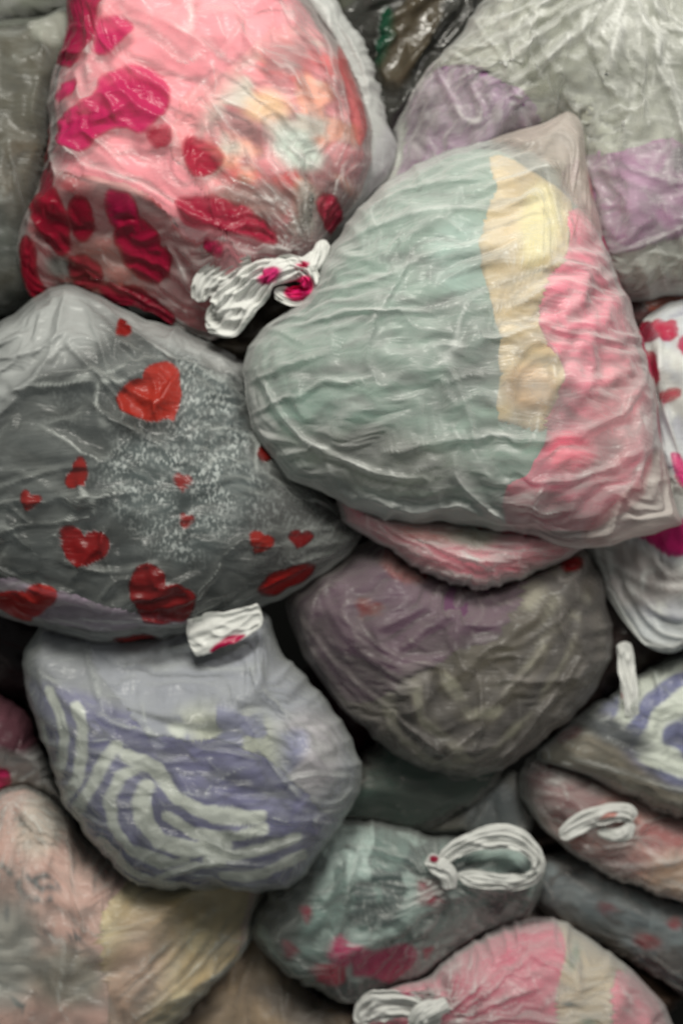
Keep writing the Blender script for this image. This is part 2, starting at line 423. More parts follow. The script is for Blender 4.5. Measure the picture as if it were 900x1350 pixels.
# ---------------------------------------------------------------- a bag
BAGS = {}
def bag(key, outline, rim, hf, hb, label, group, mat, n=161, cn=97, flat=1.6, centre=None,
        content=None, c_in=6, c_hf=None, garments=(), c_fold=(0.10, 40), c_noise=(10, 90),
        fold_ang=20, grow=0.05, iso=0.012, knots=(), strokes=(), bumps=(), cbumps=(), prints=(), lift=6.0,
        kb=0.03, press=-0.02, seed=1, category='bag', name='plastic_bag', margin=3, jitter=2.2, slack=5, crease=8.5, clen=190, tilt=(0, 0)):
    global CEIL, TOP
    k = (DIST - rim) / DIST
    T = lambda pts: pxmm(pts, rim)
    poly = spline(T(outline), sub=6)
    cen = T([centre])[0][:2] if centre else None
    S = Shape(poly, rim, hf, hb, flat, cen)
    cx, cy = S.c
    tiltf = lambda x, y: tilt[0] * (x - cx) / 100 + tilt[1] * (y - cy) / 100
    loc = W(cx, cy, rim - hb)
    root = bpy.data.objects.new(name, None); root.empty_display_size = 0.05; root.location = loc
    link(root, label=label, category=category, group=group)
    def bumpfield(x, y, lst):
        s = np.zeros(x.shape)
        for b in lst:
            if b[0] == 'blob':
                _, bx, by, r, h = b; (bx, by), = [p[:2] for p in T([(bx, by)])]
                s += h * np.exp(-((x - bx) ** 2 + (y - by) ** 2) / (r * r))
            else:
                pts = spline(T(b[1]), closed=False, sub=5); dd, pos, _, _ = line_dist(pts, x, y)
                s += b[3] * np.exp(-(dd / b[2]) ** (b[4] if len(b) > 4 else 1.4)) * np.clip(np.minimum(pos, 1 - pos) * 8, 0, 1) ** 0.5
        return s
    # ---- the clothes inside
    lo_map = None
    gobs = []
    if garments:
        if content is not None:
            cpoly = spline(T(content), sub=6)
        else:
            d = poly - S.c; rr = np.linalg.norm(d, axis=1, keepdims=True); cpoly = S.c + d * np.maximum(rr - c_in, 5) / rr
        CS = Shape(cpoly, rim - 2, (c_hf if c_hf else hf - 9), hb - 8, flat + 0.1, cen)
        X, Y, f, front, rho, r = CS.grid(cn)
        edge = smooth01((1 - rho) / 0.25)
        Z = np.where(front, CS.rim + CS.hf * f, CS.rim - CS.hb * f) + tiltf(X, Y)
        Z = Z + np.where(front, edge, 0) * (c_noise[0] * fbm(X / c_noise[1], Y / c_noise[1], seed + 5, 3) + bumpfield(X, Y, cbumps))
        px = 450 + (X - 450) / k; py = 675 + (Y - 675) / k
        gm = []
        for g in garments[1:]:
            gp = spline(g['poly'], sub=5); cell = 0.8 * np.hypot(np.gradient(px, axis=1), np.gradient(py, axis=1))
            def sdn(a, b): return sdf(gp, a + 10 * fbm(a / 50, b / 50, seed, 2), b + 10 * fbm(a / 50, b / 50, seed + 9, 2))
            sd = sdn(px, py); gx = sdn(px + 1, py) - sd; gy = sdn(px, py + 1) - sd
            near = front & (np.abs(sd) < cell * 0.62) & (rho < 0.97)
            px = np.where(near, px - sd * gx, px); py = np.where(near, py - sd * gy, py)
            sd = np.where(near, 0.0, sd)
            gm.append(sd); Z = Z + np.where(front, edge, 0) * g.get('lift', 10) * np.sign(sd) * (1 - np.exp(-np.abs(sd) / 14)) * 0.5 
        X = 450 + (px - 450) * k; Y = 675 + (py - 675) * k
        hi = samp(CEIL, X, Y) - margin - 10
        Z = np.minimum(Z, hi)
        B = np.stack([X, Y, Z], -1)
        mob = np.where(front, smooth01((1 - rho) / 0.12), 0)
        ang = np.radians(fold_ang + 40 * fbm(X / 120, Y / 120, seed + 3))
        vx = np.cos(2 * ang); vy = np.sin(2 * ang)
        for kn in knots:
            (kx, ky), = [p[:2] for p in T([kn[:2]])]; rr = np.hypot(X - kx, Y - ky); a = np.arctan2(Y - ky, X - kx); w = 3 * np.exp(-(rr / kn[2]) ** 2)
            vx += w * np.cos(2 * a); vy += w * np.sin(2 * a)
        a = 0.5 * np.arctan2(vy, vx); t = np.stack([np.cos(a), np.sin(a)], -1)
        P = B.copy(); P[..., 2] += np.where(front, edge, 0) * 3.5 * fbm((X * np.cos(a) + Y * np.sin(a)) / 60, (-X * np.sin(a) + Y * np.cos(a)) / (c_fold[1] * .6), seed + 20, 2)
        one = np.ones(X.shape)
        P = relax(P, B, mob, t, one * c_fold[0], one * 0.0, 45, 0.25, 0.0, one * -12.0, CEIL - margin - 10)
        pz = P[..., 2]
        # raster of the cloth surface for the film to rest on
        R_ = np.full((NY, NX), -1e4)
        Pf = upsample(P, cn * 2 - 1); fr = upsample(front[..., None].astype(float), cn * 2 - 1)[..., 0] > 0.6
        ii = np.clip(((Pf[..., 0] - X0) / CELL + .5).astype(int), 0, NX - 1); jj = np.clip(((Pf[..., 1] - Y0) / CELL + .5).astype(int), 0, NY - 1)
        np.maximum.at(R_, (jj[fr], ii[fr]), Pf[..., 2][fr])
        hole = R_ < -9e3
        D = R_.copy()
        for _ in range(2):
            D = np.maximum.reduce([D, np.roll(D, 1, 0), np.roll(D, -1, 0), np.roll(D, 1, 1), np.roll(D, -1, 1)])
        R_ = np.where(hole, D, R_); lo_map = np.where(R_ < -9e3, -1e4, R_)
        # faces to garments
        fpx = 0.25 * (px[:-1, :-1] + px[1:, :-1] + px[1:, 1:] + px[:-1, 1:])
        own = np.zeros(fpx.shape, int)
        ff = front[:-1, :-1] & front[1:, 1:]
        for gi, sd in enumerate(gm):
            m = (0.25 * (sd[:-1, :-1] + sd[1:, :-1] + sd[1:, 1:] + sd[:-1, 1:]) > 0) & ff
            own[m] = gi + 1
        for gi, g in enumerate(garments):
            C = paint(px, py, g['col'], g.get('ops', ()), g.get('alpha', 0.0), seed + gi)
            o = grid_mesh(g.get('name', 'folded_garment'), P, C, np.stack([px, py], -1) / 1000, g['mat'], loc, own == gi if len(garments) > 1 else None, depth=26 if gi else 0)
            if not len(o.data.polygons): continue
            o.location = loc
            link(o, label=g['label'], category=g.get('cat', 'clothes'), group=g.get('group'))
    # ---- the film
    X, Y, f, front, rho, r = S.grid(n)
    edge = smooth01((1 - rho) / 0.2)
    Zf = rim + hf * f + tiltf(X, Y) + edge * (bumpfield(X, Y, bumps) + lift + 4 * fbm(X / 70, Y / 70, seed + 8, 2))
    if lo_map is not None:
        lm = blur(np.where(lo_map < -9e3, rim - 4000.0, lo_map), 0)
        lz = samp(np.where(lo_map < -9e3, rim - 60.0, lo_map), X, Y) + 4.5
        e3 = smooth01((1 - rho) / 0.16); Zf = np.where(front, np.maximum(Zf * (1 - 0.75 * edge) + np.maximum(lz + 2, Zf - slack) * 0.75 * edge, Zf * (1 - e3) + lz * e3), Zf)
    Z = np.where(front, Zf, rim - hb * f + tiltf(X, Y))
    Z = np.minimum(Z, samp(CEIL, X, Y) - margin)
    B = np.stack([X, Y, Z], -1)
    px = 450 + (X - 450) / k; py = 675 + (Y - 675) / k
    ang = np.radians(fold_ang + 55 * fbm(X / 110, Y / 110, seed + 31))
    vx = np.cos(2 * ang); vy = np.sin(2 * ang); G = np.ones(X.shape) * (0.02 + grow * 0.55) * 1.5 * (0.55 + 0.9 * smooth01(0.5 + fbm(X / 80, Y / 80, seed + 77)))
    pl = np.zeros(X.shape); fold = np.zeros(X.shape); crease = crease * min(1.0, float(np.median(S.R)) / 170) ** 1.3; clen = clen * min(1.0, float(np.median(S.R)) / 170)
    for kn in knots:                                                  # x, y, radius, pleats, height
        (kx, ky), = [p[:2] for p in T([kn[:2]])]; rr = np.hypot(X - kx, Y - ky); a = np.arctan2(Y - ky, X - kx)
        w = np.exp(-(rr / kn[2]) ** 2); vx += 5 * w * np.cos(2 * a); vy += 5 * w * np.sin(2 * a); G += 0.08 * w
        nn = kn[3]; aw = a + 0.25 * fbm(X / 60, Y / 60, seed + 41)
        rid = vnoise(aw * nn / 4.0, rr / 160, seed + 5) + 0.6 * vnoise(aw * nn / 1.3, rr / 110, seed + 6)
        fold += 1.1 * np.clip(1 - 4 * np.abs(rid), 0, 1) ** 1.5 * np.exp(-(rr / kn[2]) ** 2)
        fold += (kn[5] if len(kn) > 5 else 0.5) * np.exp(-(rr / (kn[2] * 0.33)) ** 2) * (0.6 + 0.8 * np.clip(rid, -0.5, 0.7))
        pl += kn[4] * (1 - 2 * np.abs(rid)) * np.exp(-(rr / kn[2]) ** 2) * (1 - np.exp(-(rr / 18) ** 2))
    for st in strokes:                                                # polyline, width, height
        pts = spline(T(st[0]), closed=False, sub=5); dd, pos, tx, ty = line_dist(pts, X, Y)
        w = np.exp(-(dd / (st[1] * 3)) ** 2); a = np.arctan2(ty, tx); vx += 4 * w * np.cos(2 * a); vy += 4 * w * np.sin(2 * a)
        sw = st[1] * 0.62; side = np.sign((X - pts[0][0]) * ty - (Y - pts[0][1]) * tx); dd = dd + 2.0 * np.abs(fbm(X / 25, Y / 25, seed + 90)); prof = np.exp(-dd / (sw * (1.0 + 0.9 * (side > 0)))) - 0.25 * np.exp(-((dd - sw * 3) / (sw * 1.6)) ** 2)
        wv = np.clip(0.5 + 1.2 * fbm(X / 28, Y / 28, seed + 95), 0.1, 1.2); fold += np.exp(-dd / (sw * 0.8)) * wv * min(1.0, st[2] / 9) * np.clip(np.minimum(pos, 1 - pos) * 7, 0, 1) ** 0.6
        pl += 0.9 * st[2] * prof * np.clip(np.minimum(pos, 1 - pos) * 7, 0, 1) ** 0.6
    for q, (da, amp, ln, wd) in enumerate(((0, 1.0, clen, 34.0), (38, 0.8, clen * .7, 40.0), (-50, 0.75, clen * .6, 46.0), (85, 0.5, clen * .5, 50.0))):
        aa = math.radians(fold_ang + da); U_ = X * math.cos(aa) + Y * math.sin(aa) + 22 * fbm(X / 90, Y / 90, seed + 200 + q); V_ = -X * math.sin(aa) + Y * math.cos(aa) + 12 * fbm(X / 60, Y / 60, seed + 210 + q)
        nn_ = np.abs(vnoise(U_ / ln, V_ / wd, seed + 220 + q)); md = smooth01(0.45 + 1.6 * vnoise(X / 75, Y / 75, seed + 230 + q))
        tent = np.clip(1 - nn_ * 2.7, 0, 1)
        pl += crease * amp * tent * md; fold += 0.85 * amp * np.clip(1 - nn_ * 24, 0, 1) * md * smooth01(0.3 + 1.5 * vnoise(U_ / 30, V_ / 30, seed + 240 + q))
    a = 0.5 * np.arctan2(vy, vx); t = np.stack([np.cos(a), np.sin(a)], -1)
    e2 = np.where(front, 0.35 + 0.65 * smooth01((1 - rho) / 0.10), 0)
    Bp = B.copy(); Bp[..., 2] += pl * e2
    mob = np.where(front, 1.0, np.where(rho > 0.9, 0.5, 0.0)) ; mob = np.where(~front & (rho <= 0.9), 0, mob)
    isof = np.ones(X.shape) * iso
    G *= np.where(front, smooth01((1 - rho) / 0.12), 0); isof *= np.where(front, smooth01((1 - rho) / 0.22), 0)
    lofade = np.where(front, smooth01((1 - rho) / 0.14), 0)
    v = X * np.cos(a) + Y * np.sin(a); u = -X * np.sin(a) + Y * np.cos(a)
    jit = fbm(v / 45, u / 11, seed + 60, 2) * jitter * e2
    def lo_of(BB):
        if lo_map is None: return np.full(BB.shape[:2], -30.0)
        l = samp(np.where(lo_map < -9e3, rim - 200.0, lo_map), BB[..., 0], BB[..., 1]) + 3.6 - BB[..., 2]
        return np.clip(l, -30, 9)
    hi = CEIL - margin
    prev = None
    for step, its in ((4, 40), (2, 34), (1, 22)):
        s_ = slice(None, None, step)
        Bs = Bp[s_, s_]
        if prev is None: P = Bs.copy(); P[..., 2] += jit[s_, s_]
        else: P = Bs + upsample(prev, Bs.shape[0]) + np.stack([0 * jit[s_, s_], 0 * jit[s_, s_], jit[s_, s_] * 0.25], -1)
        P = relax(P, Bs, mob[s_, s_], t[s_, s_], G[s_, s_], isof[s_, s_], its, kb, press, lo_of(Bs) * lofade[s_, s_] - 30 * (1 - lofade[s_, s_]), hi)
        prev = P - Bs
    C = paint(px, py, (0.8, 0.8, 0.8), prints, 0.0, seed + 3, True)
    C[~front & (rho < 0.95), 3] *= 0.0
    o = grid_mesh('film', P, C, np.stack([px, py], -1) / 1000, mat, loc, fold=np.clip(fold * e2, 0, 1))
    link(o, root)
    # ---- what lies beneath must stay beneath
    fm = S.fmap(); rimz = np.minimum(rim + 0 * GX, CEIL - margin) + tiltf(GX, GY)
    cand = np.where(S.S > 0, np.minimum(rimz - hb * fm, CEIL - margin), rimz + 0.9 * np.maximum(-S.S, 0))
    CEIL = np.minimum(CEIL, cand)
    R_ = np.where(S.S > 2, np.minimum(rim + hf * fm + tiltf(GX, GY), 1e3), -2000)
    TOP = np.maximum(TOP, R_)
    b = dict(root=root, loc=loc, rim=rim, S=S, T=T, k=k, mat=mat); BAGS[key] = b
    return b

# ---------------------------------------------------------------- gathered tails, knots and loops of film
def strand(b, part, pts, widths, thick, d, mat, prints=(), pleats=7, depth_pleat=0.35, twist=2.0, seed=1, nu=110, nv=96, closed=False, base=(0.8, 0.8, 0.8), crumple=0.22, label=None, flat=0.0, mat_fold=0.3):
    """a gathered strip along pts (photo px); d = height of the centre line, one value or one per point"""
    d = list(d) if hasattr(d, '__len__') else [d] * len(pts)
    q = [(*pxmm([p], dd)[0][:2],) for p, dd in zip(pts, d)]
    path = spline(q, closed=closed, sub=12); m = len(path)
    def along(vals):
        vals = list(vals) + ([vals[0]] if closed else [])
        return np.interp(np.linspace(0, len(vals) - 1, m), np.arange(len(vals)), vals)
    dz = along(d); wd = along(widths); th = along(thick if hasattr(thick, '__len__') else [thick] * len(pts))
    P3 = np.column_stack([path, dz])
    s = np.linspace(0, 1, nu); ti = s * (m - 1); i = np.clip(ti.astype(int), 0, m - 2); f = (ti - i)[:, None]
    C3 = P3[i] * (1 - f) + P3[i + 1] * f; wd = np.interp(ti, np.arange(m), wd); th = np.interp(ti, np.arange(m), th)
    T_ = np.gradient(C3, axis=0); T_ /= np.linalg.norm(T_, axis=1, keepdims=True) + 1e-9
    Z = np.array([0, 0, 1.0]); Sd = np.cross(T_, Z); Sd /= np.linalg.norm(Sd, axis=1, keepdims=True) + 1e-9; Nn = np.cross(Sd, T_)
    v = np.linspace(0, 2 * math.pi, nv, endpoint=False)
    Vv, Ss = np.meshgrid(v, s)
    Ls = Ss * np.linalg.norm(np.diff(C3, axis=0), axis=1).sum()
    ph = Vv * pleats / (2 * math.pi) * 1.0
    sk = Ls * 0.035; r1 = vnoise(ph * 1.0 + sk, Ls / 60, seed) * 0.8 + 0.6 * vnoise(ph * 2.3 + sk * 2, Ls / 34, seed + 4) + 0.3 * vnoise(ph * 4.6 + sk * 3, Ls / 22, seed + 14)
    seam = 0.5 - 0.5 * np.cos(Vv)   # fade noise where the angle closes
    r1 = r1 * np.clip(seam * 6, 0, 1)
    rad = 1 - depth_pleat * np.clip(np.abs(r1) * 1.3, 0, 0.8) + crumple * fbm(Ls / 22, Vv * 1.3, seed + 9) * np.clip(seam * 6, 0, 1)
    endt = np.ones(nu) if closed else np.clip(np.minimum(s, 1 - s) * 14, 0.02, 1) ** 0.5
    P = C3[:, None, :] + Sd[:, None, :] * (np.cos(Vv) * rad * (wd * endt)[:, None])[..., None] + Nn[:, None, :] * (np.sin(Vv) * rad * (th * endt)[:, None])[..., None]
    if flat:      # a pleated band: the section is folded like a fan, the same folds above and below
        cx_ = np.cos(Vv); ph2 = cx_ * pleats / 3 + 0.35 * fbm(Ls / 40, cx_ * 1.5, seed + 3); z = 2 * np.abs(2 * (ph2 - np.floor(ph2 + 0.5))) - 1
        z = 0.75 * z * (0.4 + 1.1 * np.abs(vnoise(ph2 * 0.9, Ls / 40, seed + 7))) + 1.4 * vnoise(Ls / 30, cx_ * 1.3, seed + 5) + 0.7 * (1 - 4 * np.abs(vnoise(Ls / 22 + cx_, cx_ * 1.6 - Ls / 50, seed + 8)))
        lat = cx_ * (1 + 0.22 * fbm(Ls / 20, cx_ * 0.7, seed + 6))
        P = C3[:, None, :] + Sd[:, None, :] * (lat * (wd * endt)[:, None])[..., None] + Nn[:, None, :] * ((np.sin(Vv) * 0.3 + z * flat) * (th * endt)[:, None])[..., None]
    k = (DIST - np.mean(d)) / DIST
    px = 450 + (P[..., 0] - 450) / k; py = 675 + (P[..., 1] - 675) / k
    C = paint(px, py, base, prints, 0.0, seed)
    idx = np.arange(nu * nv).reshape(nu, nv); nx_ = np.roll(idx, -1, 1)
    a = idx[:-1]; c = nx_[:-1]; e = nx_[1:]; g = idx[1:]
    qd = np.stack([a, c, e, g], -1).reshape(-1, 4)
    faces = [tuple(map(int, r_)) for r_ in qd]
    if closed: faces += [(int(idx[-1, j]), int(idx[-1, (j + 1) % nv]), int(idx[0, (j + 1) % nv]), int(idx[0, j])) for j in range(nv)]
    else: faces += [tuple(map(int, idx[0][::-1])), tuple(map(int, idx[-1]))]
    me = bpy.data.meshes.new(part)
    me.from_pydata(to_world(P, b['loc']).reshape(-1, 3).tolist(), [], faces)
    at = me.color_attributes.new('Print', 'FLOAT_COLOR', 'POINT'); at.data.foreach_set('color', C.reshape(-1, 4).astype(np.float32).ravel())
    me.polygons.foreach_set('use_smooth', np.ones(len(me.polygons), bool)); me.materials.append(mat)
    o = bpy.data.objects.new(part, me); link(o, b['root'], label=label)
    return o

# ================================================================ the place: floor
def quad_sheet(name, pts, mat):
    me = bpy.data.meshes.new(name); me.from_pydata(pts, [], [tuple(range(len(pts)))]); me.materials.append(mat)
    o = bpy.data.objects.new(name, me); COL.objects.link(o); o['kind'] = 'structure'; return o
mf, nt, N, K = new_mat('dark_floor')
o_ = N.new('ShaderNodeOutputMaterial'); pb = N.new('ShaderNodeBsdfPrincipled'); tn = N.new('ShaderNodeTexNoise'); cr = N.new('ShaderNodeValToRGB')
tn.inputs['Scale'].default_value = 9; tn.inputs['Detail'].default_value = 8
cr.color_ramp.elements[0].color = (0.012, 0.011, 0.010, 1); cr.color_ramp.elements[1].color = (0.04, 0.037, 0.032, 1)
K.new(tn.outputs['Fac'], cr.inputs[0]); K.new(cr.outputs[0], pb.inputs['Base Color']); pb.inputs['Roughness'].default_value = 0.7; K.new(pb.outputs[0], o_.inputs[0])
quad_sheet('floor', [(-4, -4, 0), (4, -4, 0), (4, 4, 0), (-4, 4, 0)], mf)

# ================================================================ materials
F_MILK = film_mat('milky_film', milk=(0.84, 0.86, 0.84), op=0.25, edge=0.6)
F_CLEAR = film_mat('clear_film', milk=(0.74, 0.78, 0.75), op=0.12, edge=0.45)
F_THIN = film_mat('thin_film', milk=(0.74, 0.78, 0.75), op=0.08, edge=0.38, blotch=0.14)
F_THIN2 = film_mat('petal_film', milk=(0.82, 0.80, 0.78), op=0.11, edge=0.42, blotch=0.14)
F_GREY = film_mat('greyish_film', milk=(0.80, 0.81, 0.78), op=0.22, edge=0.55)
F_WHITE = film_mat('white_film', milk=(0.84, 0.86, 0.84), op=0.50, edge=0.5, rough=0.3)
F_KNOT = film_mat('gathered_film', milk=(0.86, 0.87, 0.84), op=0.86, edge=0.3, rough=0.3, bump=0.15)
F_DIM = film_mat('dull_film', milk=(0.44, 0.41, 0.39), op=0.22, edge=0.4, rough=0.34, gloss=0.5)
F_DARK = film_mat('dark_film', milk=(0.05, 0.05, 0.045), op=0.90, edge=0.1, rough=0.2, gloss=1.3, bump=0.5)
CL = cloth_mat('soft_cloth')
CL_KNIT = cloth_mat('knitted_cloth', knit=0.58, rough=0.95)
CL_FLEECE = cloth_mat('fleece_cloth', weave=150, sheen=0.15, mottle=0.2)

MAG = L(196, 28, 98); RED = L(150, 36, 32); CRIM = L(150, 20, 50)

def zebra(c1, c2, cx, cy, ax, ay, rot, per, seed, poly, duty=0.0):
    pp = spline(poly, sub=4); a = math.radians(rot)
    def fn(x, y):
        wx = x + 26 * fbm(x / 90, y / 90, seed, 2); wy = y + 26 * fbm(x / 90, y / 90, seed + 3, 2)
        dx = wx - cx; dy = wy - cy
        u = (dx * math.cos(a) + dy * math.sin(a)) / ax; v = (-dx * math.sin(a) + dy * math.cos(a)) / ay
        r = np.sqrt(u * u + v * v) * 100 + 14 * fbm(x / 60, y / 60, seed + 8, 2)
        m = smooth01(np.sin(r * 2 * math.pi / per) * 2.2 + 0.5 + duty)
        col = np.array(c1) * (1 - m[..., None]) + np.array(c2) * m[..., None]
        return smooth01(sdf(pp, wx, wy) / 18 + 0.5), col
    return ('fn', fn, 0.0)

def blotches(cols, scale, seed, poly=None, thr=0.1, soft=0.12):
    pp = spline(poly, sub=4) if poly else None
    def fn(x, y):
        M = np.zeros(x.shape); C = np.zeros(x.shape + (3,))
        for i, c in enumerate(cols):
            m = smooth01((fbm(x / scale, y / scale, seed + 11 * i, 3) - thr) / soft + 0.5)[..., None]
            C = C * (1 - m) + np.array(c) * m; M = np.maximum(M, m[..., 0])
        C = C / np.maximum(M, 1e-3)[..., None] if False else C
        if pp is not None: M = M * smooth01(sdf(pp, x, y) / 40 + 0.5)
        return M, C
    return ('fn', fn, 0.0)

def petal(*pts, col=MAG, soft=7, al=0.84): return ('poly', list(pts), col, soft, al)

G_BAG = 'tied plastic bags of clothes in the heap'

# ================================================================ A  big bag in the middle
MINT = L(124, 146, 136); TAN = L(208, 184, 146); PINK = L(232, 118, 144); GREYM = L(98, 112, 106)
b = bag('A', [(322, 500), (322, 470), (345, 432), (395, 395), (425, 345), (452, 300), (500, 250), (560, 215), (640, 188), (700, 168), (748, 148, 1), (766, 165), (776, 228), (800, 325), (835, 405), (858, 478), (866, 560), (884, 640), (897, 689, 1), (850, 707), (800, 718), (752, 724), (700, 706), (650, 700), (600, 692), (545, 688), (490, 680), (440, 656), (388, 636), (358, 600), (332, 556)],
    60, 112, 62, 'large milky bag on top of the heap with mint, tan and pink clothes inside', G_BAG, F_MILK, n=301, cn=161, flat=1.5, centre=(610, 470),
    content=[(330, 505), (330, 470), (352, 436), (402, 398), (434, 345), (460, 302), (505, 256), (565, 222), (645, 198), (720, 240), (775, 290), (818, 380), (848, 480), (858, 570), (848, 650), (780, 696), (700, 698), (600, 686), (545, 680), (490, 672), (442, 648), (392, 629), (362, 594), (340, 552)], c_hf=98,
    garments=(
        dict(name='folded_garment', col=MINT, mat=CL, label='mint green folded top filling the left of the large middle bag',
             ops=(('line', [(500, 345), (560, 355), (640, 330)], 5, GREYM, 8, 0), ('line', [(440, 430), (540, 420), (600, 400), (650, 395)], 4, GREYM, 7, 0), ('line', [(560, 372), (590, 352), (615, 372), (590, 395), (560, 372)], 2.5, GREYM, 4, 0),  # long grey lines paint fold shade into the mint; the small loop is a print
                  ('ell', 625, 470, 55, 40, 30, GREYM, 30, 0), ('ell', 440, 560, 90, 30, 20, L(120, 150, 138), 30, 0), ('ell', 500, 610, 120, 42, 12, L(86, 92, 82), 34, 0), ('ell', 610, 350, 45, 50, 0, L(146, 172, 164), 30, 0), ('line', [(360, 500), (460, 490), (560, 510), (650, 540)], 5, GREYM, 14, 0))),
        dict(name='folded_shirt', col=TAN, mat=CL, lift=10, label='tan cotton garment between the mint top and the pink one',
             poly=[(640, 212), (700, 226), (738, 245), (752, 300), (772, 400), (772, 500), (740, 566), (660, 560), (650, 505), (652, 450), (640, 400), (628, 345), (636, 300), (650, 262)],
             ops=(('ell', 705, 300, 26, 60, 15, L(226, 212, 160), 20, 0), ('ell', 690, 520, 32, 30, 0, L(214, 176, 136), 18, 0))),
        dict(name='folded_dress', col=PINK, mat=CL, lift=8, label='bright pink folded garment along the right of the large middle bag',
             poly=[(752, 285), (800, 300), (850, 400), (890, 560), (890, 700), (690, 720), (664, 660), (694, 610), (714, 560), (728, 500), (706, 440), (700, 392), (742, 345)],
             ops=(('ell', 712, 545, 38, 50, 10, L(176, 88, 108), 26, 0), ('ell', 800, 560, 40, 90, 10, L(228, 138, 152), 40, 0), ('ell', 690, 660, 60, 20, 10, L(214, 90, 118), 18, 0), ('ell', 742, 600, 32, 26, 0, L(246, 100, 130), 12, 0)))),
    c_noise=(15, 80), c_fold=(0.12, 40), fold_ang=-18, grow=0.085,
    strokes=[([(338, 490), (380, 560), (430, 600), (500, 628), (560, 632)], 4.5, 9), ([(400, 395), (470, 385), (560, 350), (650, 330)], 5, 6), ([(380, 440), (470, 420), (560, 420), (680, 380), (750, 340)], 4, 5),
             ([(440, 330), (520, 300), (600, 290), (680, 300)], 4, 6), ([(470, 655), (540, 676), (600, 668), (650, 690), (712, 690)], 6, 10), ([(560, 590), (640, 580), (720, 585)], 6, 8), ([(560, 360), (640, 340), (735, 300)], 3.5, 5),
             ([(590, 600), (600, 640), (660, 690)], 6, 8), ([(700, 590), (760, 570), (820, 540), (850, 480)], 5, 5), ([(690, 640), (760, 630), (840, 590)], 5, 7), ([(800, 718), (810, 660), (850, 590)], 4, 5), ([(560, 460), (600, 520), (620, 600)], 5, 5),
             ([(420, 590), (440, 640), (455, 655)], 5, 5), ([(660, 420), (740, 450), (830, 460)], 4, 4), ([(700, 175), (715, 260), (735, 320)], 4, 5), ([(480, 280), (560, 255), (640, 250)], 4, 5)],
    prints=[('poly', [(650, 180), (748, 150), (775, 230), (790, 300), (745, 270), (715, 225)], (0.74, 0.66, 0.62), 30, 0.6), ('poly', [(770, 700), (820, 650), (870, 600), (897, 689), (800, 718)], (0.78, 0.72, 0.68), 26, 0.75), ('poly', [(320, 480), (345, 520), (370, 570), (350, 590), (325, 545)], (0.84, 0.85, 0.83), 26, 0.75), ('poly', [(430, 645), (520, 660), (640, 668), (712, 690), (620, 694), (500, 684)], (0.80, 0.82, 0.80), 16, 0.7), ('ell', 800, 322, 5, 12, -20, MAG, 4, .9), ('ell', 818, 372, 4, 20, -22, L(215, 90, 120), 4, .7), ('ell', 852, 470, 4, 26, -12, L(215, 70, 110), 4, .7), ('ell', 868, 560, 4, 24, -5, L(215, 120, 140), 5, .5), ('ell', 778, 250, 3, 14, -12, L(220, 130, 140), 4, .5)],
    cbumps=[('line', [(380, 520), (480, 500), (600, 560)], 30, -12), ('blob', 520, 620, 60, -10), ('blob', 470, 540, 60, 8), ('line', [(520, 330), (600, 345), (680, 330)], 16, 9), ('line', [(480, 395), (600, 400), (650, 420)], 14, 8), ('blob', 740, 600, 34, 12)],
    seed=3)

# ================================================================ A2 pink bag squeezed out beneath it
bag('A2', [(445, 655), (480, 645), (620, 640), (740, 660), (800, 700), (745, 738), (690, 760), (648, 777), (600, 770), (550, 752), (505, 720), (458, 692)],
    18, 60, 40, 'small pink bag squeezed out below the large milky bag', G_BAG, F_MILK, n=161, cn=81, flat=1.5,
    garments=(dict(name='folded_garment', col=L(232, 122, 142), mat=CL, label='pink clothing bulging below the mint green top',
                   ops=(('ell', 560, 700, 40, 14, 0, L(190, 70, 60), 16, 0), ('ell', 620, 706, 36, 14, 0, L(120, 104, 62), 14, 0), ('ell', 720, 735, 50, 20, -20, L(210, 70, 96), 20, 0))),),
    fold_ang=12, grow=0.12, seed=5, strokes=[([(560, 712), (610, 735), (660, 742)], 5, 9), ([(640, 715), (700, 712), (740, 700)], 5, 9), ([(600, 725), (650, 755)], 5, 7), ([(470, 690), (540, 740), (620, 765)], 4, 5)])

# ================================================================ D  heart bag on the left
hearts = [('heart', 222, 537, 42, -38, L(186, 54, 42), .9, 0.9), ('heart', 123, 632, 19, -45, RED, .9, .8), ('heart', 56, 664, 14, 20, RED, .85, .9), ('heart', 122, 728, 31, 15, L(140, 26, 28), .88, .8),
          ('heart', 252, 641, 11, 0, RED, .85, 1), ('heart', 254, 690, 11, 20, RED, .85, 1), ('heart', 46, 800, 46, -5, L(176, 44, 38), .88, .5), ('heart', 212, 795, 46, 35, L(136, 30, 32), .86, .75), ('heart', 168, 442, 14, 45, RED, .85, .8),
          ('heart', 345, 718, 18, 30, L(160, 40, 32), .85, .9), ('ell', 380, 762, 38, 14, -25, L(160, 28, 26), 5, .88), ('heart', 4, 742, 11, 0, RED, .85, 1), ('ell', 180, 843, 22, 6, 0, RED, 5, .9), ('ell', 352, 600, 6, 10, 0, RED, 4, .8), ('heart', 396, 712, 14, 10, L(130, 22, 24), .7, .9)]
KN = L(58, 62, 64)
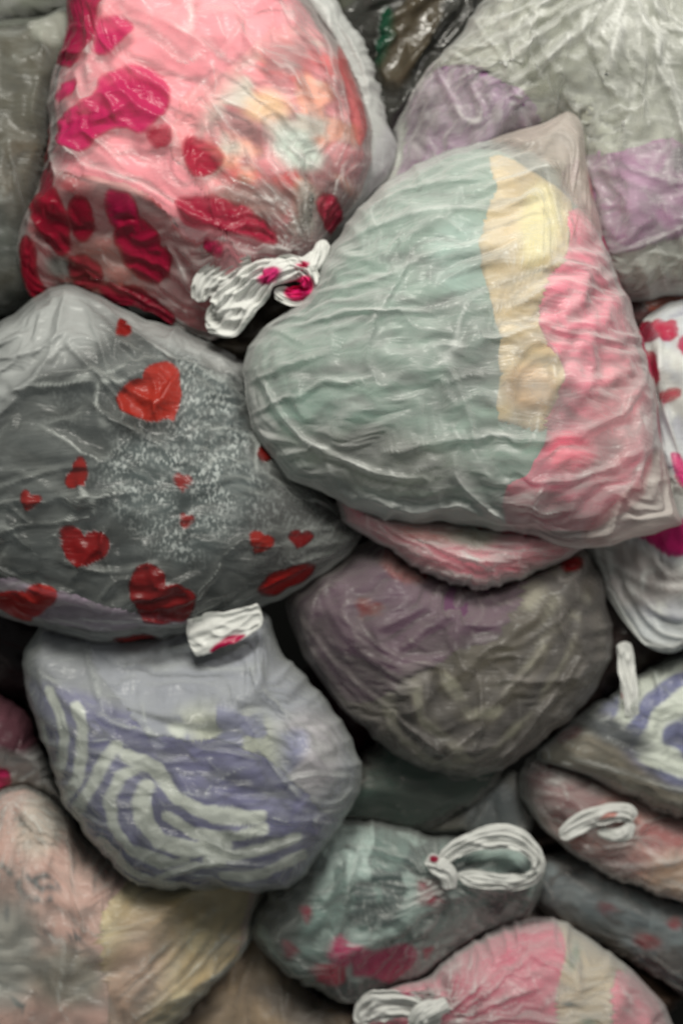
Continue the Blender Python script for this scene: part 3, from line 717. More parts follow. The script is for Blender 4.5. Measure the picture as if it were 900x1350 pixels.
bag('D', [(-40, 500), (-30, 460), (10, 418), (58, 384), (90, 374), (128, 388), (180, 412), (240, 436), (300, 462), (338, 492), (352, 550), (372, 606), (420, 650), (478, 690), (462, 730), (410, 768), (350, 800), (270, 828), (200, 846), (130, 846), (60, 830), (-20, 800), (-60, 700), (-65, 600)],
    2, 120, 70, 'clear bag with red hearts over a dark grey flecked knit, left side', G_BAG, F_THIN, n=301, cn=161, flat=1.6, centre=(185, 630),
    content=[(-50, 560), (0, 510), (60, 480), (120, 462), (170, 440), (240, 452), (300, 480), (325, 510), (340, 560), (365, 620), (420, 668), (452, 700), (400, 755), (340, 785), (270, 815), (200, 832), (130, 832), (50, 818), (-20, 790), (-55, 700)], c_hf=104,
    garments=(dict(name='knitted_sweater', cat='sweater', col=KN, mat=CL_KNIT, label='dark grey knitted sweater with white flecks in the heart bag', alpha=0.0,
                   ops=(('poly', [(230, 455), (300, 480), (335, 560), (350, 640), (300, 700), (250, 740), (190, 690), (150, 620), (200, 560), (240, 520)], L(76, 84, 86), 60, 1.0),
                        ('ell', 400, 700, 60, 80, 30, L(44, 42, 44), 60, 0.35), ('ell', 290, 480, 26, 14, 20, L(60, 56, 52), 8, 0.0), ('ell', 120, 540, 80, 50, 0, L(48, 52, 54), 50, 0.1))),
              dict(name='folded_vest', cat='vest', col=L(158, 140, 160), mat=CL, lift=12, label='pale lilac cloth at the bottom of the heart bag',
                   poly=[(-60, 745), (20, 752), (80, 772), (150, 800), (250, 812), (250, 860), (0, 860), (-80, 800)])),
    c_noise=(10, 100), c_fold=(0.07, 40), fold_ang=-5, grow=0.06, lift=7,
    strokes=[([(128, 395), (180, 440), (240, 480), (310, 510)], 4.5, 9), ([(90, 380), (92, 440), (60, 510), (5, 560)], 6, 9), ([(100, 460), (160, 520), (180, 560)], 4, 6), ([(0, 480), (60, 470), (110, 440)], 5, 7), ([(120, 400), (150, 480), (175, 530)], 4, 6),
             ([(0, 650), (60, 630), (110, 618), (160, 620)], 3.5, 6), ([(10, 540), (80, 500), (140, 500)], 4, 5), ([(-10, 510), (40, 480)], 5, 6), ([(20, 660), (60, 690)], 3.5, 5), ([(300, 480), (350, 560), (360, 640)], 5, 5), ([(240, 830), (300, 800), (400, 750)], 4, 5), ([(100, 740), (160, 750), (220, 740)], 4, 4)],
    prints=[('poly', [(-60, 480), (0, 430), (60, 400), (90, 378), (125, 395), (150, 450), (120, 480), (60, 500), (10, 560), (-60, 600)], (0.72, 0.75, 0.74), 50, 0.66), ('poly', [(128, 390), (240, 436), (300, 465), (330, 500), (240, 470), (160, 430)], (0.74, 0.76, 0.75), 30, 0.62)] + hearts,
    seed=7)

# ================================================================ B  petal bag, top left
bag('B', [(98, -60), (200, -90), (330, -70), (392, -20), (440, 50), (472, 110), (486, 170), (484, 225), (466, 272), (440, 305), (426, 332), (408, 352), (360, 378), (330, 410), (290, 446), (240, 430), (196, 410), (140, 394), (80, 392), (40, 384), (24, 330), (30, 290), (48, 240), (60, 190), (66, 120), (84, 50)],
    2, 118, 70, 'bag with magenta petal print and a twisted white knot, top left', G_BAG, F_THIN2, n=301, cn=161, flat=1.6, centre=(245, 190), c_in=9,
    garments=(dict(name='folded_nightdress', col=L(232, 142, 154), mat=CL, label='light pink folded cloth in the top of the petal bag',
                   ops=()),
              dict(name='folded_garment', col=L(164, 66, 74), mat=CL, lift=5, label='dusky rose cloth at the lower left of the petal bag',
                   poly=[(20, 230), (90, 235), (150, 255), (200, 270), (250, 330), (290, 350), (300, 470), (0, 440), (0, 300)], ops=(('ell', 140, 360, 60, 40, 0, L(200, 120, 110), 30, 0), ('ell', 80, 350, 18, 12, 0, L(100, 96, 88), 10, 0), ('ell', 180, 250, 50, 30, 0, L(214, 160, 160), 20, 0))),
              dict(name='floral_blouse', cat='blouse', col=L(230, 142, 150), mat=CL, lift=2, label='coral floral blouse with pale flowers at right of the petal bag',
                   poly=[(300, 110), (360, 60), (420, 50), (500, 120), (500, 260), (420, 345), (340, 320), (250, 250), (240, 180)],
                   ops=(blotches([L(226, 100, 104), L(232, 160, 140), L(206, 196, 186), L(170, 112, 116)], 46, 21, [(330, 110), (380, 70), (430, 70), (480, 120), (480, 250), (420, 320), (350, 300), (290, 250), (280, 180)], 0.14, 0.35), ('ell', 355, 162, 26, 20, 0, L(238, 196, 160), 18, 0), ('ell', 395, 215, 34, 24, 30, L(204, 214, 206), 16, 0), ('ell', 335, 285, 60, 26, -10, L(150, 112, 108), 24, 0)))),
    c_noise=(8, 90), c_fold=(0.08, 40), fold_ang=35, grow=0.075,
    knots=[(412, 338, 135, 34, 9.0)],
    strokes=[([(62, 120), (70, 200), (90, 260)], 5, 8), ([(86, 200), (130, 240), (190, 262), (240, 300)], 6, 10), ([(120, 190), (160, 222), (180, 245)], 4, 7), ([(268, 135), (300, 175), (340, 240), (400, 330)], 4, 8), ([(290, 150), (350, 180), (400, 230), (440, 250)], 4, 8),
             ([(190, 260), (240, 290), (320, 325), (400, 345)], 5, 9), ([(225, 330), (245, 370), (262, 400)], 5, 9), ([(120, 30), (124, 90), (128, 130)], 5, 8), ([(190, 330), (226, 318), (250, 300)], 4, 7), ([(450, 120), (460, 180), (440, 240)], 4, 7), ([(240, 180), (280, 130), (330, 60)], 4, 6), ([(150, 20), (250, 70), (320, 120)], 4, 4), ([(36, 280), (60, 230), (74, 160)], 4, 6)],
    prints=[petal((100, -20), (150, -20), (142, 40), (110, 100), (80, 92), (74, 60), col=L(170, 20, 75)), petal((140, 50), (165, 47), (187, 60), (178, 76), (150, 95), (132, 88)), petal((88, 128), (110, 122), (112, 134), (94, 148), (86, 140)),
            petal((148, 118), (190, 110), (222, 122), (234, 148), (222, 178), (196, 198), (172, 188), (150, 196), (120, 216), (92, 200), (88, 172), (112, 158), (140, 144)),
            petal((204, 198), (228, 190), (232, 206), (216, 214), col=CRIM), petal((248, 212), (262, 200), (300, 222), (306, 240), (280, 254), (262, 244), col=L(175, 20, 60)), petal((238, 282), (262, 276), (330, 292), (370, 328), (352, 334), (300, 318), (250, 310), col=L(165, 18, 58)),
            petal((50, 268), (80, 256), (98, 300), (92, 336), (70, 326), (54, 300), col=L(150, 16, 46)), petal((104, 284), (124, 280), (134, 308), (118, 322), (102, 308), col=L(140, 16, 44)), petal((150, 272), (180, 272), (192, 305), (180, 326), (160, 312), col=L(180, 24, 78)),
            petal((170, 330), (222, 338), (226, 366), (190, 374), (168, 352), col=L(160, 18, 56)), petal((30, 322), (48, 322), (58, 385), (40, 390), col=L(150, 18, 44)), petal((130, 380), (190, 384), (230, 425), (180, 425), col=L(140, 14, 44)), petal((276, 328), (300, 332), (300, 345), (284, 344), col=L(175, 30, 80)),
            petal((450, 60), (470, 110), (484, 160), (474, 200), (462, 160), (452, 110), col=L(235, 130, 130), al=.5), petal((420, 280), (440, 268), (452, 290), (436, 310), col=L(190, 50, 80), al=.7), petal((60, 230), (78, 226), (80, 262), (62, 262), col=L(150, 30, 60), al=.6), petal((168, 300), (200, 308), (215, 330), (190, 344), (160, 330), col=L(165, 18, 60)), petal((96, 340), (130, 345), (136, 376), (104, 380), col=L(140, 30, 48), al=.7), petal((56, 170), (70, 172), (68, 210), (58, 210), col=L(165, 24, 50))],
    seed=11)
B_ = BAGS['B']
tp = [('ell', 356, 366, 16, 9, -20, L(225, 60, 130), 4, 1.0), ('ell', 394, 383, 20, 15, -25, L(240, 40, 120), 4, 1.0), ('ell', 398, 352, 8, 5, 0, L(226, 70, 120), 3, .8)]
strand(B_, 'knot', [(428, 318), (418, 340), (398, 352), (372, 356), (350, 366)], [8, 12, 15, 17, 14], [9, 13, 17, 17, 14], [64, 74, 84, 88, 80], F_KNOT, tp, 8, .4, seed=3)
strand(B_, 'handle_end', [(372, 352), (345, 366), (318, 392), (296, 416), (272, 424)], [14, 22, 27, 27, 14], [11, 15, 17, 15, 8], [84, 84, 78, 66, 52], F_KNOT, tp, 9, .45, seed=9, crumple=.3, flat=0.38)
strand(B_, 'handle_end', [(360, 350), (384, 352), (406, 362), (408, 384), (384, 390), (362, 382)], [12, 14, 13, 14, 13, 8], [10, 13, 14, 14, 11, 6], [86, 96, 98, 92, 84, 76], F_KNOT, tp, 7, .4, seed=15, flat=0.38)
strand(B_, 'handle_end', [(330, 340), (300, 352), (272, 372), (262, 398)], [11, 18, 17, 10], [8, 10, 9, 6], [74, 70, 62, 50], F_KNOT, tp, 7, .4, seed=25, flat=0.38)

# ================================================================ T  pale film edge behind it
bag('T', [(330, -60), (420, -30), (456, 22), (486, 64), (500, 112), (506, 150), (522, 190), (500, 250), (440, 300), (380, 200), (330, 60)],
    -42, 34, 30, 'pale empty film edge standing out behind the petal bag', G_BAG, F_WHITE, n=97, flat=1.6, fold_ang=70, grow=0.04, seed=13, strokes=[([(440, 30), (476, 90), (488, 150)], 4, 5)],
    prints=[('ell', 506, 210, 12, 40, 20, (0.8, 0.8, 0.82), 20, .5)])

# ================================================================ C  grey bag with lilac clothes, top right
LIL = L(150, 114, 148)
bag('C', [(494, 260), (508, 190), (532, 146), (572, 82), (612, 30), (660, -20), (740, -60), (860, -70), (960, -40), (980, 120), (970, 300), (930, 372), (880, 392), (820, 396), (760, 380), (640, 330), (540, 300)],
    -14, 112, 70, 'tall greyish bag gathered at the top over lilac clothes, top right', G_BAG, F_GREY, n=281, cn=141, flat=1.5, centre=(740, 170),
    c_hf=92,
    garments=(dict(name='folded_garment', col=L(156, 157, 146), mat=CL, label='olive grey cloth in the top right bag', ops=(blotches([L(134, 135, 122), L(172, 172, 162)], 60, 31, None, 0.2),)),
              dict(name='fleece_jacket', cat='jacket', col=LIL, mat=CL_FLEECE, lift=10, label='lilac fleece peak at the left of the top right bag',
                   poly=[(490, 280), (512, 180), (548, 120), (575, 94), (620, 98), (655, 125), (690, 150), (700, 190), (640, 230), (560, 300)], ops=(('ell', 610, 130, 30, 20, 20, L(182, 150, 178), 16, 0), ('ell', 556, 180, 14, 60, 8, L(120, 86, 116), 18, 0), ('ell', 670, 165, 14, 26, 30, L(112, 84, 112), 12, 0))),
              dict(name='fleece_blanket', cat='blanket', col=L(156, 112, 146), mat=CL_FLEECE, lift=10, label='darker lilac fleece at the right of the top right bag',
                   poly=[(740, 220), (800, 218), (860, 202), (890, 215), (900, 300), (860, 325), (800, 345), (740, 340)], ops=(('ell', 830, 270, 50, 26, -8, L(176, 134, 166), 20, 0), ('ell', 880, 225, 14, 16, 0, L(90, 70, 88), 8, 0)))),
    c_noise=(7, 130), c_fold=(0.05, 40), clen=320, fold_ang=62, grow=0.07, knots=[(812, -30, 260, 26, 7.0, 0.25)],
    cbumps=[('line', [(575, 95), (570, 180), (560, 260)], 22, 8), ('blob', 620, 130, 36, 6), ('line', [(640, 110), (655, 170), (640, 230)], 12, -9), ('blob', 830, 290, 40, 8), ('line', [(750, 330), (830, 300), (890, 250)], 14, -8), ('line', [(650, 130), (720, 120)], 22, -10)],
    strokes=[([(800, 4), (740, 50), (660, 96), (600, 120)], 6, 13), ([(812, 0), (760, 60), (700, 110), (650, 140)], 6, 12), ([(790, 0), (700, 30), (610, 60)], 5, 11), ([(812, 10), (800, 80), (760, 150), (720, 200)], 6, 12), ([(816, 20), (826, 120), (824, 200)], 7, 14), ([(830, 20), (870, 60), (930, 110)], 6, 12), ([(806, 10), (790, 90), (770, 180), (752, 280)], 5, 10), ([(812, 10), (850, 110), (885, 210), (898, 310)], 6, 11), ([(800, 0), (720, 40), (640, 80)], 4, 7), ([(820, 60), (810, 160), (800, 240)], 4, 9), ([(830, 50), (880, 70), (930, 80)], 5, 7),
             ([(800, 345), (850, 330), (900, 306)], 4, 8), ([(620, 30), (580, 90), (540, 150)], 4, 4)],
    seed=17)

# ================================================================ E  zebra bag lower left
LAV = L(112, 110, 146); CRM = L(212, 215, 208)
bag('E', [(30, 880), (36, 852), (62, 820), (120, 800), (240, 790), (340, 798), (366, 850), (408, 898), (446, 948), (474, 1000), (474, 1044), (452, 1084), (420, 1130), (388, 1168), (350, 1174), (300, 1170), (240, 1174), (196, 1166), (158, 1148), (118, 1108), (86, 1060), (62, 1000), (42, 940)],
    -28, 112, 70, 'bag with a lavender and cream zebra striped garment, lower left', G_BAG, F_CLEAR, n=281, cn=217, flat=1.6, centre=(255, 990), c_in=5,
    garments=(dict(name='folded_pyjamas', cat='pyjamas', col=LAV, mat=CL, label='lavender and cream zebra striped pyjamas',
                   ops=(*[('line', pts, wd * 1.3, CRM, 3, 0) for pts, wd in (
                       ([(74, 905), (88, 936), (95, 970), (90, 993), (76, 1024)], 5.5), ([(112, 922), (120, 950), (120, 984), (108, 1018), (88, 1052)], 6.5), ([(164, 972), (142, 1004), (120, 1040), (104, 1070), (112, 1098), (128, 1112)], 6),
                       ([(192, 996), (168, 1012), (153, 1042), (160, 1076), (180, 1112), (232, 1124)], 6), ([(204, 1026), (194, 1046), (200, 1072), (218, 1096), (262, 1104), (300, 1100)], 8.5), ([(176, 984), (214, 1000), (240, 1036), (286, 1060), (345, 1064)], 7),
                       ([(228, 1062), (262, 1082), (306, 1088), (350, 1080)], 6), ([(140, 1100), (166, 1132), (214, 1158), (250, 1166)], 6), ([(196, 1120), (226, 1130), (252, 1118)], 4), ([(216, 1146), (244, 1138), (262, 1126)], 4), ([(280, 1120), (330, 1112), (390, 1096)], 6), ([(300, 1146), (350, 1140), (400, 1120)], 6),
                       ([(56, 950), (66, 985), (66, 1010)], 5), ([(262, 1130), (300, 1124)], 4))],
                        ('poly', [(30, 830), (140, 830), (160, 890), (180, 930), (110, 900), (40, 890)], L(128, 130, 138), 16, 0))),
              dict(name='folded_sheet', cat='sheet', col=L(150, 152, 164), mat=CL, lift=8, label='plain pale grey cloth above the zebra stripes',
                   poly=[(112, 770), (350, 770), (480, 980), (480, 1060), (420, 1060), (370, 990), (300, 970), (220, 955), (160, 905), (125, 860)],
                   ops=(('ell', 400, 990, 50, 60, 30, L(186, 180, 188), 30, 0), ('ell', 255, 955, 26, 9, 15, CRM, 5, 0), ('line', [(350, 955), (346, 985), (318, 1006)], 6, CRM, 5, 0), ('line', [(262, 985), (290, 975), (300, 958)], 5, CRM, 5, 0), ('poly', [(280, 925), (320, 930), (360, 950), (410, 960), (370, 1020), (300, 1010), (250, 980)], L(140, 140, 172), 14, 0), blotches([L(196, 198, 184)], 34, 44, [(250, 930), (330, 930), (370, 960), (360, 1020), (280, 990)], 0.0), ('ell', 210, 850, 60, 30, 0, L(150, 152, 160), 26, 0)))),
    c_noise=(10, 80), c_fold=(0.04, 40), crease=4.5, fold_ang=15, cbumps=[('line', [(130, 840), (160, 910), (240, 950), (320, 955)], 12, -12), ('line', [(220, 880), (300, 890), (370, 880)], 14, 9), ('line', [(240, 925), (320, 915)], 9, -8), ('blob', 420, 980, 40, 12), ('line', [(280, 1010), (330, 1030), (400, 1050)], 12, -9), ('line', [(80, 900), (150, 960)], 10, 8), ('line', [(300, 1080), (380, 1090)], 9, 7)], grow=0.07,
    strokes=[([(118, 850), (140, 905), (160, 940), (220, 955)], 5, 10), ([(60, 880), (110, 905), (160, 945)], 5, 7), ([(200, 880), (280, 880), (350, 870)], 5, 6), ([(330, 930), (360, 990), (400, 1040)], 5, 7), ([(260, 1080), (330, 1110), (410, 1090)], 5, 7), ([(230, 1140), (300, 1120), (370, 1130)], 5, 6),
             ([(130, 980), (170, 990), (230, 1030)], 4, 5), ([(400, 1040), (440, 1050), (470, 1030)], 4, 7), ([(360, 1020), (420, 1010), (460, 1020)], 4, 6), ([(180, 1140), (230, 1090), (240, 1080)], 4, 5)],
    seed=19)
E_ = BAGS['E']
tg = [('poly', [(280, 850), (300, 838), (322, 838), (300, 852), (278, 858)], L(190, 20, 80), 4, 1.0), ('line', [(246, 836), (246, 862)], 2, L(190, 60, 80), 3, .7)]
strand(E_, 'handle_end', [(248, 842), (272, 836), (300, 828), (328, 816), (346, 812)], [22, 24, 22, 18, 14], [5, 6, 6, 6, 4], [52, 60, 64, 60, 54], F_KNOT, tg, 5, .25, seed=12, crumple=.12, label='white folded handle end with a magenta mark', flat=0.38)

# ================================================================ F  dull purple and grey bag, lower middle
PUR = L(92, 62, 86)
bag('F', [(376, 800), (410, 762), (470, 720), (560, 690), (680, 690), (768, 720), (796, 780), (806, 850), (786, 905), (740, 955), (690, 994), (650, 1016), (615, 1024), (560, 1012), (500, 980), (446, 930), (404, 870)],
    -52, 100, 66, 'dull bag of dark purple and grey clothes under the large milky bag', G_BAG, F_DIM, n=201, cn=109, flat=1.6,
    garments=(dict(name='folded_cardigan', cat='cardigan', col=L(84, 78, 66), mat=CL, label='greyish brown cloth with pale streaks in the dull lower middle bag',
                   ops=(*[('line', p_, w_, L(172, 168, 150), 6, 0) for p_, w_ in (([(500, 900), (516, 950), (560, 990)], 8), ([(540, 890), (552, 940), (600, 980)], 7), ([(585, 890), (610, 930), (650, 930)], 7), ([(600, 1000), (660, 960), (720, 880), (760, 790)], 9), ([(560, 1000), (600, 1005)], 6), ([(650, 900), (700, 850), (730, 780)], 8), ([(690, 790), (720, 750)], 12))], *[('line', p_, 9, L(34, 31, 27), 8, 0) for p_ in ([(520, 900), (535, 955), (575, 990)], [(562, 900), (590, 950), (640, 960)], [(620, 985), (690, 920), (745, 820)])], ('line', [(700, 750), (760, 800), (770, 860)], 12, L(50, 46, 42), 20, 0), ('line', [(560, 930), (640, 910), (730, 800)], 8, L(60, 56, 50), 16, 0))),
              dict(name='folded_skirt', cat='skirt', col=PUR, mat=CL, lift=4, label='dark purple cloth in the dull lower middle bag',
                   poly=[(360, 800), (400, 740), (480, 690), (620, 680), (700, 700), (690, 760), (640, 830), (560, 880), (470, 920), (410, 880)],
                   ops=(('heart', 484, 806, 15, 20, L(120, 24, 34), 0, 1), ('ell', 530, 745, 34, 17, 25, L(130, 20, 26), 8, 0)))),
    c_noise=(9, 90), c_fold=(0.10, 30), fold_ang=-38, grow=0.09,
    strokes=[([(390, 800), (440, 870), (520, 940), (600, 1000)], 4, 6), ([(420, 760), (460, 840), (540, 900)], 4, 6), ([(640, 1010), (700, 940), (760, 850)], 4, 6), ([(560, 960), (640, 920), (720, 830)], 4, 5), ([(440, 800), (520, 860), (600, 880)], 3.5, 5), ([(610, 850), (680, 840), (740, 800)], 4, 5)],
    prints=[('ell', 745, 741, 14, 9, -10, L(160, 28, 36), 4, .8)], seed=23)

# ================================================================ G  white bag with magenta print at the right edge
bag('G', [(838, 450), (846, 424), (872, 404), (900, 396), (980, 390), (1010, 600), (980, 800), (905, 850), (880, 856), (852, 846), (820, 812), (796, 770), (776, 728), (800, 660), (846, 560)],
    -18, 84, 60, 'white bag with magenta marks at the right edge', G_BAG, F_WHITE, n=181, cn=97, flat=1.6, centre=(900, 640),
    garments=(dict(name='folded_shirt', cat='shirt', col=L(176, 184, 196), mat=CL, label='pale blue grey cloth in the white bag at the right edge', ops=(blotches([L(120, 120, 160), L(214, 216, 208)], 40, 61, None, 0.1), ('poly', [(770, 700), (850, 720), (900, 760), (880, 790), (800, 790)], L(176, 140, 138), 20, 0))),),
    c_noise=(11, 60), c_fold=(0.12, 30), fold_ang=80, grow=0.10,
    strokes=[([(862, 450), (866, 520), (880, 600)], 5, 9), ([(884, 440), (892, 520), (900, 580)], 5, 8), ([(820, 770), (860, 800), (900, 810)], 5, 9), ([(800, 740), (850, 770), (900, 772)], 5, 8), ([(840, 800), (870, 830), (900, 836)], 4, 8), ([(850, 740), (880, 760), (910, 745)], 5, 7)],
    prints=[petal((858, 428), (880, 424), (886, 440), (866, 446), col=L(210, 50, 80)), petal((888, 450), (910, 440), (910, 470), (890, 468), col=L(200, 30, 80)), petal((862, 520), (882, 514), (884, 526), (866, 532), col=L(190, 40, 70)), petal((872, 604), (890, 610), (898, 640), (882, 640), col=L(225, 40, 120)),
            petal((890, 650), (910, 640), (910, 690), (896, 690), col=L(160, 20, 60)), petal((840, 704), (880, 692), (920, 690), (920, 722), (880, 732), (856, 718), col=L(222, 30, 120)), petal((838, 430), (850, 425), (862, 445), (848, 452), col=CRIM), petal((846, 470), (858, 470), (862, 500), (852, 500), col=L(180, 40, 70)), ('ell', 905, 830, 10, 8, 0, MAG, 4, .0)],
    seed=29)

# ================================================================ L  rose bag at the bottom
bag('L', [(478, 1332), (520, 1300), (556, 1290), (596, 1258), (650, 1226), (712, 1212), (764, 1228), (812, 1262), (850, 1300), (880, 1338), (890, 1400), (840, 1450), (640, 1460), (520, 1430), (470, 1380)],
    -92, 88, 60, 'pink bag gathered to a white knot at the bottom edge', G_BAG, F_MILK, n=181, cn=97, flat=1.6, centre=(690, 1340),
    garments=(dict(name='folded_garment', col=L(220, 100, 130), mat=CL, label='rose pink cloth in the gathered bag at the bottom edge'),
              dict(name='folded_bodysuit', cat='bodysuit', col=L(206, 186, 160), mat=CL, lift=10, label='beige cloth with small grey green marks beside rose pink cloth',
                   poly=[(735, 1200), (800, 1240), (830, 1290), (800, 1350), (795, 1480), (715, 1480), (730, 1380), (722, 1300), (742, 1250)],
                   ops=(('ell', 748, 1250, 7, 16, 30, L(130, 140, 120), 6, 0), ('ell', 742, 1306, 8, 4, 0, L(104, 112, 110), 4, 0), ('ell', 765, 1330, 9, 7, 0, L(130, 142, 126), 5, 0))),
              dict(name='folded_leggings', cat='leggings', col=L(226, 120, 142), mat=CL, lift=10, label='pink strip of cloth at the right of the bottom pink bag', poly=[(802, 1280), (830, 1285), (910, 1350), (900, 1480), (790, 1480), (796, 1360)])),
    c_noise=(8, 80), c_fold=(0.09, 30), fold_ang=-10, grow=0.07, knots=[(566, 1334, 130, 30, 8)], seed=31,
    strokes=[([(576, 1328), (610, 1290), (640, 1262)], 4, 8), ([(580, 1334), (640, 1300), (700, 1280)], 4, 8), ([(580, 1338), (650, 1345), (720, 1370)], 4, 7), ([(580, 1334), (660, 1318), (760, 1330)], 4, 6), ([(580, 1320), (640, 1280), (700, 1240)], 4, 6), ([(580, 1340), (680, 1350), (760, 1346)], 4, 6)])
L_ = BAGS['L']
strand(L_, 'knot', [(590, 1322), (572, 1330), (556, 1336), (545, 1348)], [9, 14, 16, 12], [10, 14, 15, 12], [8, 12, 12, 4], F_KNOT, (), 8, .4, seed=6)
strand(L_, 'handle_end', [(562, 1334), (530, 1326), (500, 1328), (482, 1336), (476, 1350)], [12, 17, 22, 18, 8], [8, 9, 9, 7, 4], [8, 6, 0, -8, -14], F_KNOT, (('ell', 548, 1303, 18, 6, 0, MAG, 4, .9),), 8, .35, seed=8, crumple=.25, flat=0.38)
strand(L_, 'handle_end', [(572, 1330), (560, 1350), (540, 1380), (520, 1410)], [12, 18, 20, 12], [9, 10, 9, 6], [8, 2, -4, -12], F_KNOT, (), 8, .35, seed=18, flat=0.38)

# ================================================================ K  floral bag, bottom middle
TEAL = L(104, 124, 120)
bag('K', [(332, 1230), (346, 1186), (380, 1130), (420, 1090), (480, 1080), (530, 1092), (580, 1100), (640, 1098), (694, 1106), (716, 1150), (704, 1200), (660, 1236), (600, 1262), (560, 1296), (530, 1314), (470, 1326), (412, 1306), (362, 1272)],
    -112, 92, 56, 'floral bag with a white loop knot, bottom middle', G_BAG, F_THIN, n=201, cn=109, flat=1.6, centre=(500, 1210), crease=4.5,
    garments=(dict(name='floral_dress', cat='dress', col=TEAL, mat=CL, label='grey green dress with magenta flowers, bottom middle',
                   ops=(blotches([L(70, 84, 84), L(172, 190, 186)], 34, 71, None, 0.12), ('poly', [(340, 1190), (400, 1130), (420, 1150), (400, 1200), (380, 1250)], L(60, 66, 64), 18, 0),
                        petal((440, 1222), (452, 1216), (462, 1250), (446, 1262), (432, 1244), col=L(205, 22, 104)), petal((410, 1262), (446, 1256), (452, 1280), (424, 1286), col=L(200, 24, 74)), petal((466, 1228), (496, 1240), (530, 1232), (552, 1250), (540, 1270), (514, 1290), (490, 1276), (464, 1270), col=L(205, 16, 104)),
                        petal((528, 1296), (562, 1292), (556, 1312), (530, 1308), col=L(185, 26, 76)), petal((552, 1148), (574, 1150), (578, 1172), (558, 1176), col=L(175, 30, 70)), petal((376, 1228), (396, 1240), (380, 1258), col=L(120, 18, 46)), petal((430, 1312), (446, 1312), (440, 1326), col=CRIM), petal((558, 1244), (570, 1244), (566, 1262), col=L(200, 70, 100)), petal((392, 1180), (412, 1184), (404, 1204), col=L(110, 20, 44)))),),
    c_noise=(8, 70), c_fold=(0.08, 30), fold_ang=-40, grow=0.07, knots=[(582, 1146, 110, 30, 5, 0.75)], seed=37, cbumps=[('line', [(470, 1090), (450, 1180), (440, 1250)], 14, 12), ('line', [(430, 1110), (415, 1190)], 18, -8)],
    strokes=[([(590, 1158), (598, 1190), (596, 1236)], 4, 5), ([(586, 1158), (572, 1190), (556, 1214)], 4, 5), ([(594, 1158), (624, 1180), (646, 1214)], 4, 5), ([(580, 1156), (548, 1170), (520, 1180)], 4, 5), ([(480, 1090), (455, 1170), (450, 1240)], 4, 6), ([(350, 1230), (390, 1290), (450, 1318)], 4, 5), ([(600, 1150), (650, 1170), (700, 1180)], 4, 6)])
K_ = BAGS['K']
strand(K_, 'handle_loop', [(574, 1142), (604, 1118), (644, 1104), (684, 1108), (708, 1132), (704, 1154), (676, 1164), (636, 1160), (602, 1154)], [8, 12, 16, 15, 9, 9, 12, 12, 9], [8, 10, 12, 12, 12, 10, 10, 9, 8], [-22, -14, -8, -8, -10, -16, -20, -22, -22], F_KNOT, (('line', [(600, 1140), (650, 1128), (690, 1138)], 1.6, L(190, 110, 120), 3, .6),), 7, .5, seed=44, flat=0.28)
strand(K_, 'knot', [(562, 1132), (578, 1142), (590, 1154), (592, 1172)], [9, 14, 13, 9], [9, 13, 12, 8], [-24, -18, -18, -22], F_KNOT, (('ell', 572, 1132, 6, 5, 0, L(150, 30, 60), 3, .9),), 7, .5, seed=45)

# ================================================================ M  beige bag, bottom left
bag('M', [(-60, 1100), (-30, 1060), (30, 1034), (80, 1060), (120, 1110), (170, 1140), (250, 1150), (340, 1160), (356, 1180), (344, 1222), (310, 1266), (270, 1310), (236, 1352), (190, 1420), (60, 1450), (-60, 1400)],
    -88, 96, 60, 'beige, pink and yellow bag in the bottom left corner', G_BAG, F_CLEAR, n=201, cn=109, flat=1.6, centre=(110, 1240),
    garments=(dict(name='folded_babygrow', cat='babygrow', col=L(206, 166, 156), mat=CL, label='blush pink cloth with small grey drawings, bottom left corner',
                   ops=(('ell', 20, 1240, 50, 70, 0, L(160, 156, 150), 40, 0), ('ell', 100, 1270, 50, 40, 0, L(150, 140, 128), 34, 0), ('line', [(36, 1150), (46, 1172), (72, 1178), (86, 1158), (66, 1162), (50, 1142)], 2.5, L(90, 92, 96), 4, 0), ('ell', 75, 1212, 7, 5, 0, L(50, 52, 58), 3, 0), ('line', [(56, 1152), (66, 1140), (78, 1146)], 2.5, L(80, 84, 88), 3, 0), ('line', [(14, 1130), (24, 1142)], 2.5, L(100, 104, 104), 3, 0), ('line', [(30, 1300), (44, 1310)], 3, L(100, 104, 104), 3, 0), ('ell', 112, 1216, 7, 5, 0, L(70, 72, 78), 3, 0), ('ell', 24, 1190, 4, 12, 0, L(110, 110, 112), 4, 0), ('ell', 60, 1080, 30, 40, 20, L(216, 196, 184), 20, 0))),
              dict(name='folded_towel', cat='towel', col=L(204, 182, 144), mat=CL_FLEECE, lift=5, label='straw yellow cloth at the right of the bottom left bag',
                   poly=[(150, 1190), (200, 1150), (380, 1150), (340, 1260), (240, 1380), (150, 1400), (150, 1290)], ops=(blotches([L(186, 160, 116), L(214, 194, 152)], 44, 81, None, 0.1, 0.3), ('ell', 175, 1290, 40, 90, 20, L(190, 158, 140), 50, 0),))),
    c_noise=(12, 70), c_fold=(0.12, 30), fold_ang=-35, grow=0.08, seed=41, knots=[(20, 1050, 90, 26, 7)],
    strokes=[([(180, 1330), (260, 1270), (330, 1200)], 4, 7), ([(160, 1290), (230, 1230), (300, 1190)], 5, 7), ([(200, 1350), (260, 1310), (320, 1250)], 4, 6), ([(40, 1060), (50, 1130), (40, 1200)], 4, 5), ([(90, 1080), (110, 1150), (130, 1220)], 4, 5), ([(10, 1090), (0, 1160)], 4, 6)])

